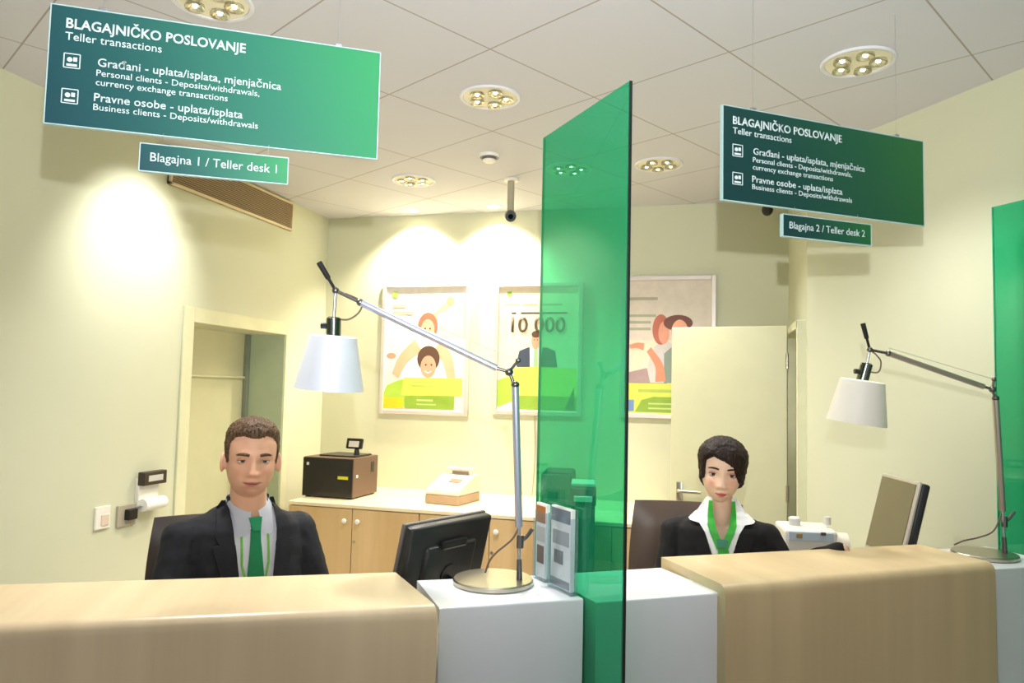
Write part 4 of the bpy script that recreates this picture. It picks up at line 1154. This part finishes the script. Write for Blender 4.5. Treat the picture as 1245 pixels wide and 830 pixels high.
def hand(bm, wrist, direction, palm_n, side, curl=.35, s=1.0):
    """wrist point, pointing direction, palm normal (down when resting), side +1 thumb towards +cross"""
    d = Vector(direction).normalized(); n = Vector(palm_n).normalized(); a = d.cross(n).normalized() * side
    w = Vector(wrist)
    for k in range(4):
        off = (k - 1.5) * .019 * s
        capsule(bm, w + a * off * .6, w + d * .085 * s + a * off, .013 * s, .0105 * s, 12)
        L = [.040, .046, .043, .034][k] * s; r = [.0085, .0088, .0085, .0075][k] * s
        p = w + d * .088 * s + a * off; dd = d.copy()
        for seg in range(3):
            ang = curl * (seg + 1) * .6; dd = (d * math.cos(ang) + n * math.sin(ang)); q = p + dd * L * (1, .62, .48)[seg]
            capsule(bm, p, q, r * (1 - .08 * seg), r * (.92 - .08 * seg), 10); p = q
    th0 = w + d * .025 * s - a * .026 * s * 1; 
    dd = (d * .75 - a * .65 + n * .2).normalized(); q = th0 + dd * .042 * s; capsule(bm, th0, q, .0125 * s, .0105 * s, 12)
    d3 = (d * .95 - a * .3 + n * .25).normalized(); capsule(bm, q, q + d3 * .030 * s, .0102 * s, .0085 * s, 12)

def person(label, name, P):
    """P: all numbers of one figure. Person frame: floor at z 0, faces -y; head at (0,0,eye)"""
    p = P['pos']; ze = P['eye']
    t = thing(name, label, 'person', (p.x, p.y, 0), P['yaw'])
    HM = Matrix.Translation((0, 0, ze)) @ Matrix.Rotation(P['hyaw'], 4, 'Z') @ Matrix.Rotation(P['hroll'], 4, 'Y') @ Matrix.Rotation(P['hpitch'], 4, 'X')
    TM = Matrix.Translation(Vector(P['tshift']) + Vector((0, 0, ze))) @ Matrix.Rotation(P['tyaw'], 4, 'Z')
    H = P['head']; tab = P['tab']
    def tx(bm, M=TM):
        for v in bm.verts: v.co = M @ v.co
        return bm
    # --- body: head, neck, chest, arms and hands grown into one surface
    bm = new(); H.mesh(bm, HM)
    for s in (-1, 1):        # ears
        if P['ears']:
            e = new(); ellipsoid(e, (s * (H.hw + .010), .012, -.012), (.0075, .0180, .033), Matrix.Rotation(s * .35, 3, 'Z') @ Matrix.Rotation(-.15, 3, 'X'))
            ellipsoid(e, (s * (H.hw - .001), .008, -.012), (.009, .011, .022)); me = bpy.data.meshes.new('e'); tx(e, HM); e.to_mesh(me); e.free(); bm.from_mesh(me); bpy.data.meshes.remove(me)
    nk0 = HM @ Vector((0, .032, -.075)); nk1 = TM @ Vector((0, P['tab'][1][3] - .005, -.215))
    capsule(bm, nk0, nk1, P['neck'], P['neck'] * 1.08, 32)
    e = new(); torso(e, tab, -.022); 
    A = P['arms']
    for arm in A:
        sh, el, wr = Vector(arm['sh']), Vector(arm['el']), Vector(arm['wr'])
        capsule(e, sh, el, .042, .036); capsule(e, el, wr, .035, .024)
        hd = Vector(arm['hand']); hand(e, wr + (hd).normalized() * .01, hd, (0, 0, -1), arm['thumb'], arm.get('curl', .3), P['hs'])
    me = bpy.data.meshes.new('e'); tx(e); e.to_mesh(me); e.free(); bm.from_mesh(me); bpy.data.meshes.remove(me)
    bm = remesh(bm, .0030, 2)
    body = obj('body', bm, P['skin'], t, 0)
    for q in body.data.polygons: q.use_smooth = True
    # --- eyes, lids, brows
    for s in (-1, 1):
        ex = s * H.ex; sy = H.surf(ex, 0) + .0080
        c = Vector((ex, sy, -.001)); R_ = .0142
        e = new(); ellipsoid(e, c, (R_, R_, R_), u=40, v=30)
        for f in e.faces:
            m_ = f.calc_center_median() - c; rr = math.hypot(m_.x, m_.z + .0004)
            if m_.y < 0: f.material_index = 2 if rr < .0026 else (1 if rr < .0064 else 0)
        obj('eye', tx(e, HM), [mat('eye_white', (214, 206, 198), .25), P['iris'], mat('pupil', (8, 8, 8), .1)], t, 60)
        e = new(); pts = []
        for j in range(15):
            az = math.radians(-74 + 148 * j / 14); drop = 1 - (abs(az) / 1.43) ** 2 * .8; ee = math.radians(P['lid'][0]) * drop; RR = R_ + .0016
            pts.append(c + Vector((RR * math.cos(ee) * math.sin(az), -RR * math.cos(ee) * math.cos(az), RR * math.sin(ee))))
        obj('eyelashes', tx(tube(e, pts, P['lash'], 6), HM), mat('dark_lashes', (30, 20, 18), .6), t, 60)
        for up in (1, 0):
            e = new(); N1, N2 = 18, 8; RR = R_ + .0011; rows = []
            lo, hi = ((math.radians(P['lid'][0]), math.radians(80)) if up else (math.radians(-75), math.radians(P['lid'][1])))
            for i in range(N2 + 1):
                el_ = lo + (hi - lo) * i / N2; rows.append([])
                for j in range(N1 + 1):
                    az = -math.radians(82) + math.radians(164) * j / N1
                    drop = 1 - (abs(az) / 1.43) ** 2 * (.8 if (i == 0 if up else i == N2) else .4)
                    ee = el_ * drop if (up and el_ > 0 or not up and el_ < 0) else el_
                    rows[-1].append(e.verts.new(c + Vector((RR * math.cos(ee) * math.sin(az), -RR * math.cos(ee) * math.cos(az), RR * math.sin(ee)))))
            for i in range(N2):
                for j in range(N1): e.faces.new((rows[i][j], rows[i][j + 1], rows[i + 1][j + 1], rows[i + 1][j]))
            obj('eyelid', tx(e, HM), P['lidmat'], t, 60)
        e = new(); pts = []; rs = []
        for k in range(9):
            u_ = k / 8; x = s * (H.ex - .0175 + .036 * u_); z = .0195 + .0045 * math.sin(PI * u_ * .8) - .003 * u_ + P['browz']
            yy = H.surf(x, z)
            pts.append((x, yy - .0005, z)); rs.append(P['browr'] * (.6 + .6 * math.sin(PI * min(1, u_ * .8 + .2))))
        obj('eyebrow', tx(tube(e, pts, rs, 8), HM), P['hairm'], t, 60)
    e = new(); pts = []; rs = []
    for k in range(13):
        u_ = k / 6 - 1; x = u_ * H.mw * .92; z = -.0722 + P['smile'] * u_ * u_
        yy = H.surf(x, z)
        pts.append((x, yy + .0003, z)); rs.append(.0019 * (1 - .75 * u_ * u_))
    for q_ in range(len(pts)): pts[q_] = (pts[q_][0], pts[q_][1] - .0024 * (1 - (pts[q_][0] / H.mw) ** 2) - .0004, pts[q_][2])
    obj('mouth', tx(tube(e, pts, [r_ * .62 for r_ in rs], 8), HM), P['lipm'], t, 60)
    for up in (1, -1):
        e = new(); rows = []
        for j in range(7):
            v_ = j / 6; row = []
            for k in range(21):
                u_ = k / 10 - 1; x = u_ * H.mw * .97; z0_ = -.0722 + P['smile'] * u_ * u_
                hh_ = (P['liph'] * (1 - u_ * u_) ** .7 * (1 - .22 * gs(u_, .13)) if up > 0 else P['liph'] * 1.25 * max(0, 1 - u_ * u_) ** .8)
                z = z0_ + up * hh_ * v_; bul = math.sin(PI * min(1, v_ * .8 + .15)) * (1 - u_ * u_)
                row.append(e.verts.new((x, H.surf(x, z) - .0006 - .0016 * bul, z)))
            rows.append(row)
        for j in range(6):
            for k in range(20): e.faces.new((rows[j][k], rows[j][k + 1], rows[j + 1][k + 1], rows[j + 1][k]))
        obj('lip', tx(e, HM), P['lipcol'], t, 60)
    # --- hair
    bm = new(); H.hair(bm, HM, P['hl'], P['th']); obj('hair', bm, P['hairm'], t, 70)
    # --- shirt
    bm = new(); st = [r for r in tab if r[0] > -.75]; torso(bm, st, -.010)
    if P.get('open_neck'):
        bmesh.ops.delete(bm, geom=[f for f in bm.faces if (len(f.verts) > 8 and f.calc_center_median().z > -.2) or f.calc_center_median().z > -.26 and f.calc_center_median().y < .04 and abs(f.calc_center_median().x) < .012 + .30 * (f.calc_center_median().z + .26)], context='FACES')
    obj('shirt', tx(bm), P['shirt'], t, 60)
    # --- jacket
    bm = new(); torso(bm, tab, 0)
    for arm in A:
        sh, el, wr = Vector(arm['sh']), Vector(arm['el']), Vector(arm['wr']); r = P['sleeve']
        capsule(bm, sh, el, r[0], r[1]); capsule(bm, el, el + (wr - el) * .93, r[1], r[2])
        capsule(bm, Vector((sh.x * .55, sh.y, sh.z + .022)), sh, r[0] * .8, r[0])
    bm = remesh(bm, .0048, 5)
    for v in bm.verts:      # cloth folds
        c = v.co; k = sstep(-.25, -.4, c.z); v.co += v.normal * ((.0035 + .003 * k) * noise.noise(Vector((c.x * 11, c.y * 9, c.z * 15 + c.x * 12))) + .0015 * noise.noise(c * 40))
    V = P['vee']
    def vx(z):
        for a, b_ in zip(V, V[1:]):
            if z >= b_[0]:
                tt = (a[0] - z) / (a[0] - b_[0]) if z <= a[0] else 0; return a[1] + (b_[1] - a[1]) * tt, a[2] + (b_[2] - a[2]) * tt
        return None
    kill = []
    for f in bm.faces:
        c = f.calc_center_median(); r = vx(c.z)
        yc = interp(tab, c.z)[2]
        if r and c.z > V[-1][0] and c.y < yc - .01 and r[0] < c.x < r[1]: kill.append(f)
        elif c.z > tab[0][0] - .004: kill.append(f)
    bmesh.ops.delete(bm, geom=kill, context='FACES')
    jacket = obj('jacket', tx(bm), P['jacketm'], t, 0)
    for q in jacket.data.polygons: q.use_smooth = True
    md = jacket.modifiers.new('thick', 'SOLIDIFY'); md.thickness = .003; md.offset = -1
    # --- lower body
    bm = new(); hz = ze - P['sit']; yo = P['tshift'][1]
    for s in (-1, 1):
        hip = Vector((s * .09, yo + .06, hz + .08)); kn = Vector((s * .13, yo - .36, hz + .04)); an = Vector((s * .12, yo - .30, .09))
        capsule(bm, hip, kn, .085, .062); capsule(bm, kn, an, .060, .045)
        e = new(); ellipsoid(e, (s * .12, yo - .36, .045), (.048, .125, .045)); 
        for v in e.verts: v.co.z = max(v.co.z, .002)
        obj('shoe', e, BLACK, t, 50)
    capsule(bm, (-.07, yo + .07, hz + .10), (.07, yo + .07, hz + .10), .11, .11)
    obj('trousers', remesh(bm, .010, 3), P['jacketm'], t, 60)
    return t, tx, tab, TM, HM

suit = mat('charcoal_suit_cloth', (38, 39, 44), .8, var=.12, scale=30, bump=.1, spec=.25)
blacks = mat('black_jacket_cloth', (30, 29, 31), .8, var=.12, scale=30, bump=.1, spec=.25)
shirtm = mat('white_shirt_cotton', (240, 242, 250), .75); shirtw = mat('bright_white_blouse', (244, 244, 246), .7)
tiem = mat('green_silk_tie', (24, 132, 84), .4); green = mat('bright_green_scarf', (52, 178, 52), .5); lan = mat('lime_lanyard', (120, 196, 70), .5)
def hairmat(name, c1, c2):
    m = bpy.data.materials.new(name); m.use_nodes = True; nt = m.node_tree; b = nt.nodes['Principled BSDF']; b.inputs['Roughness'].default_value = .55; b.inputs['Specular IOR Level'].default_value = .25
    tc = nt.nodes.new('ShaderNodeTexCoord'); mp = nt.nodes.new('ShaderNodeMapping'); mp.inputs['Scale'].default_value = (260, 260, 30)
    n = nt.nodes.new('ShaderNodeTexNoise'); n.inputs['Scale'].default_value = 1; n.inputs['Detail'].default_value = 4
    nt.links.new(tc.outputs['Object'], mp.inputs['Vector']); nt.links.new(mp.outputs['Vector'], n.inputs['Vector'])
    r = nt.nodes.new('ShaderNodeValToRGB'); r.color_ramp.elements[0].position = .35; r.color_ramp.elements[1].position = .65
    r.color_ramp.elements[0].color = srgb(c1); r.color_ramp.elements[1].color = srgb(c2)
    nt.links.new(n.outputs['Fac'], r.inputs['Fac']); nt.links.new(r.outputs['Color'], b.inputs['Base Color'])
    bp = nt.nodes.new('ShaderNodeBump'); bp.inputs['Strength'].default_value = .5; bp.inputs['Distance'].default_value = .001
    nt.links.new(n.outputs['Fac'], bp.inputs['Height']); nt.links.new(bp.outputs['Normal'], b.inputs['Normal']); return m

def pl(tabl):
    def f(az):
        for a, b_ in zip(tabl, tabl[1:]):
            if az <= b_[0]: t = (az - a[0]) / (b_[0] - a[0]); return a[1] + (b_[1] - a[1]) * t
        return tabl[-1][1]
    return f
face_cam = lambda p: math.atan2(p.x, p.y) * -1            # turn so that -y looks at the camera

# the man
DM = 2.42
e = at_d(306, 557.5, DM); pm = Vector((e.x, e.y, 0)); ze = e.z; print('man eye z', ze)
tabM = [(-.120, .064, .066, .022), (-.150, .071, .073, .036), (-.172, .105, .080, .055), (-.198, .160, .094, .058), (-.226, .192, .108, .060), (-.30, .208, .122, .060),
        (-.42, .205, .130, .055), (-.56, .190, .125, .055), (-.70, .192, .130, .06), (-.76, .18, .13, .06)]
HMn = Head(.0765, .096, .120, .123, False, .0335, .030)
hm = hairmat('brown_short_hair', (44, 32, 24), (112, 86, 62))
hlM = pl([(-180, -.07), (-120, -.055), (-100, -.02), (-92, .008), (-80, -.022), (-68, -.012), (-60, .045), (-48, .066), (-30, .072), (0, .064), (30, .073), (48, .066), (60, .045), (68, -.012), (80, -.022), (92, .008), (100, -.02), (120, -.055), (180, -.07)])
def thM(az, z, d): return .003 + .013 * sstep(.05, .11, z) + .005 * sstep(60, 0, abs(az)) * sstep(.06, .1, z)
Lp = lambda x, y, z: (x, y, ze + z)
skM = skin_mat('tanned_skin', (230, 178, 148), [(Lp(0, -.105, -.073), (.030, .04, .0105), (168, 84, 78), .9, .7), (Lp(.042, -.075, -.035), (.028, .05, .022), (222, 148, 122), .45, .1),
     (Lp(-.042, -.075, -.035), (.028, .05, .022), (222, 148, 122), .45, .1), (Lp(0, -.08, -.095), (.06, .07, .036), (186, 126, 104), .45, .4), (Lp(.033, -.08, -.001), (.022, .06, .013), (150, 100, 84), .55, .2), (Lp(-.033, -.08, -.001), (.022, .06, .013), (150, 100, 84), .55, .2), (Lp(0, -.105, -.045), (.02, .03, .02), (224, 150, 122), .5, .2)])  # dark spots at the eyes are socket shade painted into the skin colour
lidM = mat('tanned_eyelid', (204, 150, 124), .55)
armsM = [dict(sh=(-.192, .06, -.256), el=(-.262, -.02, -.52), wr=(-.14, -.17, ze * 0 - (ze - DK) + .045), hand=(.6, -.55, -.05), thumb=-1, curl=.35),
         dict(sh=(.188, .06, -.262), el=(.262, .0, -.52), wr=(.12, -.12, -(ze - DK) + .045), hand=(-.55, -.6, -.05), thumb=1, curl=.35)]
PM = dict(pos=pm, eye=ze, yaw=face_cam(pm), hyaw=.10, hroll=.03, hpitch=.0, tshift=(.004, .03, 0), tyaw=.36, head=HMn, tab=tabM, ears=True, neck=.056,
          arms=armsM, hs=1.0, skin=skM, iris=mat('grey_blue_iris', (70, 82, 92), .2), lid=(10, -20), lidmat=lidM, smile=.0045, liph=.0050, lipcol=mat('muted_lip', (186, 112, 100), .45), lash=.0008, lipm=mat('dark_lip_line', (96, 44, 42), .5), browz=-.002, browr=.0044, hairm=hm, hl=hlM, th=thM,
          shirt=shirtm, sleeve=(.066, .056, .042), jacketm=suit, vee=[(-.10, -.085, .085), (-.18, -.082, .082), (-.38, -.064, .064), (-.62, -.004, .004)], sit=.80)
man, tx, tab, TM, HMm = person('man with short brown hair in dark suit, white shirt and green tie', 'person', PM)
def add(name, bm, m): return obj(name, tx(bm), m, man, 50)
add('tie', patch(tab, [(-.222, -.016, .016, .008), (-.262, -.017, .017, .004), (-.40, -.030, .030, .002), (-.55, -.038, .038, .001), (-.585, -.003, .003, .001)], -.006, .004), tiem)
add('tie_knot', patch(tab, [(-.186, -.022, .022, .010), (-.226, -.013, .013, .010)], -.006, .010, 6, 4), tiem)
for s in (-1, 1):
    bm = new(); rows = []
    for k in range(25):
        a_ = math.radians(11 + 168 * k / 24); back_ = ((1 - math.cos(a_)) / 2) ** .7
        zt = -.168 + .062 * back_; dg_ = math.degrees(a_)
        zb_ = zt - .032 - .052 * math.exp(-((dg_ - 27) / 20) ** 2)
        Rt, Rb = .062, .073 + .012 * math.exp(-((dg_ - 30) / 25) ** 2); c0 = .026
        pt = Vector((s * Rt * math.sin(a_), c0 - Rt * math.cos(a_), zt)); xb = s * Rb * math.sin(a_) * (1 + .35 * math.exp(-((dg_ - 27) / 20) ** 2))
        yb_ = c0 - Rb * math.cos(a_)
        if dg_ < 85: yb_ = min(yb_, front_y(tab, xb, zb_, -.010) - .009)
        pb = Vector((xb, yb_, zb_)); row = []
        for j in range(6):
            u_ = j / 5; q_ = pt.lerp(pb, u_); q_.y -= .004 * math.sin(PI * u_) * math.cos(a_); q_.x += s * .004 * math.sin(PI * u_) * math.sin(a_); row.append(q_)
        rows.append(row)
    vo = [[bm.verts.new(q_) for q_ in r_] for r_ in rows]
    for i in range(24):
        for j in range(5): bm.faces.new((vo[i][j], vo[i + 1][j], vo[i + 1][j + 1], vo[i][j + 1]))
    bmesh.ops.solidify(bm, geom=bm.faces[:], thickness=.002)
    add('shirt_collar', bm, shirtm)
    r = [(-.135, .074 * s, .086 * s, .004), (-.185, .072 * s, .112 * s, .005), (-.235, .070 * s, .126 * s, .006), (-.262, .068 * s, .112 * s, .006), (-.268, .066 * s, .132 * s, .006), (-.38, .054 * s, .104 * s, .006), (-.50, .028 * s, .062 * s, .006), (-.62, .0, .02 * s, .005)]
    add('lapel', patch(tab, r, .0, .004), suit)
    add('lanyard', patch(tab, [(-.24, .040 * s, .047 * s, .002), (-.33, .040 * s, .047 * s, .002), (-.42, .018 * s, .026 * s, .006), (-.50, 0, .008 * s, .008)], -.006, .002), lan if s > 0 else lan)
add('name_badge', patch(tab, [(-.50, -.028, .028, .008), (-.57, -.028, .028, .008)], -.004, .002), OFFWHITE)
chair('dark office chair behind the man, only its left side showing', pm + Vector((pm.x, pm.y, 0)).normalized() * .10 + SIDE * -.085, face_cam(pm) + .12, ze - .80, 1.115, .46,
      mat('dark_brown_leather', (58, 48, 42), .4, var=.1), BLACK)

# the woman
DW = 2.72
e = at_d(877.5, 573.5, DW); pf = Vector((e.x, e.y, 0)); ze = e.z; print('woman eye z', ze)
tabW = [(-.112, .050, .052, .024), (-.145, .056, .058, .036), (-.166, .095, .070, .05), (-.190, .148, .088, .052), (-.214, .175, .100, .052), (-.29, .180, .112, .05),
        (-.40, .176, .128, .045), (-.54, .158, .112, .05), (-.68, .175, .12, .055), (-.76, .17, .12, .06)]
HWn = Head(.0705, .090, .113, .107, True, .0318, .022)
hw_ = hairmat('dark_brown_hair', (18, 11, 9), (50, 33, 26))
hlW = pl([(-180, -.08), (-110, -.065), (-80, -.035), (-58, -.025), (-50, .040), (-30, .058), (-10, .050), (10, .040), (28, .022), (44, -.010), (54, -.030), (80, -.045), (110, -.065), (180, -.08)])
def thW(az, z, d): return .009 + .008 * sstep(0, .08, z) + .004 * sstep(-20, 60, az) * sstep(.1, 0, z)
Lp = lambda x, y, z: (x, y, ze + z)
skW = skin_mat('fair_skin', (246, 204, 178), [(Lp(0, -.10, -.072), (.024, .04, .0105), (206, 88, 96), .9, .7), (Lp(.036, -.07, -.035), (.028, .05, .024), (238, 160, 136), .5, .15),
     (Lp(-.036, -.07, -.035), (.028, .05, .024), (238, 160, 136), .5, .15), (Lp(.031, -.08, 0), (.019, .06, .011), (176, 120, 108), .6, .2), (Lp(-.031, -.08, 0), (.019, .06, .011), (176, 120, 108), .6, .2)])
armsW = [dict(sh=(-.168, .05, -.236), el=(-.215, -.02, -.50), wr=(-.12, -.17, -(ze - DK) + .04), hand=(.55, -.6, -.05), thumb=-1),
         dict(sh=(.160, .05, -.240), el=(.225, .01, -.350), wr=(.36, -.14, -.305), hand=(.7, -.3, -.25), thumb=1, curl=.5)]
armsW[1]['wr'] = (.400, -.075, -.246); armsW[1]['hand'] = (.75, .35, -.42)
PW = dict(open_neck=True, pos=pf, eye=ze, yaw=face_cam(pf), hyaw=.05, hroll=.07, hpitch=.05, tshift=(.0, .03, 0), tyaw=.04, head=HWn, tab=tabW, ears=False, neck=.045,
          arms=armsW, hs=.9, skin=skW, iris=mat('dark_brown_iris', (48, 34, 28), .2), lid=(13, -23), smile=.0045, liph=.0058, lipcol=mat('rose_lip', (214, 108, 112), .4), lash=.0012, lipm=mat('rose_lip_line', (130, 50, 54), .5), lidmat=mat('soft_plum_eyelid', (190, 138, 122), .55), browz=-.001, browr=.0028, hairm=hw_, hl=hlW, th=thW,
          shirt=shirtw, sleeve=(.055, .045, .036), jacketm=blacks, vee=[(-.09, -.075, .075), (-.17, -.070, .070), (-.30, -.036, .036), (-.40, -.004, .004)], sit=.77)
woman, tx, tab, TM, HMw = person('woman with short dark hair in black jacket, white collar and green scarf', 'person', PW)
def addw(name, bm, m): return obj(name, tx(bm), m, woman, 50)
for s in (-1, 1):
    r = [(-.095, .034 * s, .052 * s, .006), (-.130, .036 * s, .074 * s, .010), (-.150, .040 * s, .086 * s, .012), (-.176, .046 * s, .118 * s, .012), (-.181, .050 * s, .112 * s, .012), (-.186, .052 * s, .080 * s, .012), (-.215, .044 * s, .060 * s, .010), (-.30, .006 * s, .030 * s, .008)]
    addw('blouse_collar', patch(tab, r, .0, .004), shirtw)
    addw('green_scarf', patch(tab, [(-.105, .034 * s, .046 * s, .012), (-.150, .031 * s, .050 * s, .018), (-.19, .024 * s, .050 * s, .018), (-.235, .006 * s, .034 * s, .015), (-.27, .0, .020 * s, .014)], .0, .005), green)
    r = [(-.200, .060 * s, .118 * s, .006), (-.24, .052 * s, .112 * s, .006), (-.30, .034 * s, .080 * s, .006), (-.40, 0, .030 * s, .006)]
    addw('lapel', patch(tab, r, .0, .004), blacks)
addw('scarf_knot', patch(tab, [(-.235, -.020, .020, .016), (-.262, -.016, .016, .016)], 0, .012, 6, 4), mat('teal_scarf_knot', (40, 130, 96), .5))
addw('scarf_end', patch(tab, [(-.262, -.012, .020, .014), (-.33, -.022, .034, .010), (-.36, -.016, .040, .010)], 0, .004), green)
chair('brown leather office chair behind the woman', pf + Vector((pf.x, pf.y, 0)).normalized() * .10 + SIDE * -.11, face_cam(pf) + .1, ze - .77, 1.15, .48,
      mat('brown_leather', (84, 66, 54), .4, var=.1), BLACK)

# ------------------------------------------------------------------ light
def spot(name, loc, energy, color, size, blend=.6, radius=.04, target=None):
    l = bpy.data.lights.new(name, 'SPOT'); l.energy = energy; l.color = color; l.spot_size = math.radians(size); l.spot_blend = blend; l.shadow_soft_size = radius
    o = bpy.data.objects.new(name, l); o.location = loc
    if target is not None: o.rotation_euler = (Vector(target) - Vector(loc)).to_track_quat('-Z', 'Y').to_euler()
    COL.objects.link(o); return o
warm = (1, .88, .68); neutral = (1, .975, .94)
for i, p in enumerate(DLP): spot('downlight_beam', p + Vector((0, 0, -.05)), (74, 74, 40, 40, 76, 46)[i], warm if i in (1, 5) else neutral, 120, .8, .10)
for i, p in enumerate(SP):
    spot('wall_washer_beam', (p.x, p.y - .02, CEIL - .03), 70, warm, 120, .7, .03, (p.x, p.y + .25, CEIL - 1.4))
p = at_x(165, 290, XL)
spot('wall_washer_beam', (XL + .62, p.y, CEIL - .04), 46, neutral, 72, 1, .03, (XL, p.y, p.z - .16))
# added fill light: unseen spots at ceiling height in the hall around the camera
for x, y in ((-1.6, -.6), (.6, -.9), (2.4, .4), (-.4, .6), (1.6, -2.2), (-1.2, -2.2)):
    spot('hall_fill_beam', (x, y, CEIL - .03), 3, (1, .97, .93), 140, .9, .12)
# flash on top of the camera
fp = CAM + Vector((0, 0, .27)) + SIDE * .012 - FWD * .02
spot('camera_flash', fp, 185, (1, .99, .98), 118, 1, .014, fp + FWD + Vector((0, 0, .58)))
w = bpy.data.worlds.new('world'); bpy.context.scene.world = w; w.use_nodes = True
w.node_tree.nodes['Background'].inputs['Color'].default_value = (.93, .97, 1, 1); w.node_tree.nodes['Background'].inputs['Strength'].default_value = .42

# ------------------------------------------------------------------ camera
cd_ = bpy.data.cameras.new('camera'); cam = bpy.data.objects.new('camera', cd_); COL.objects.link(cam)
cd_.sensor_fit = 'HORIZONTAL'; cd_.sensor_width = 36; cd_.lens = 36 * F / 1245; cd_.clip_start = .01
right = Vector((XD.x, YD.x, UP.x)); fwd = Vector((XD.y, YD.y, UP.y)); upv = Vector((XD.z, YD.z, UP.z))
cam.matrix_world = Matrix.Translation(CAM) @ Matrix((right, upv, -fwd)).transposed().to_4x4()
sc = bpy.context.scene; sc.camera = cam
sc.view_settings.view_transform = 'Standard'; sc.view_settings.look = 'None'; sc.view_settings.gamma = 1; sc.view_settings.exposure = 0.68
sc.view_settings.use_curve_mapping = False
sc.cycles.max_bounces = 8; sc.cycles.transparent_max_bounces = 16
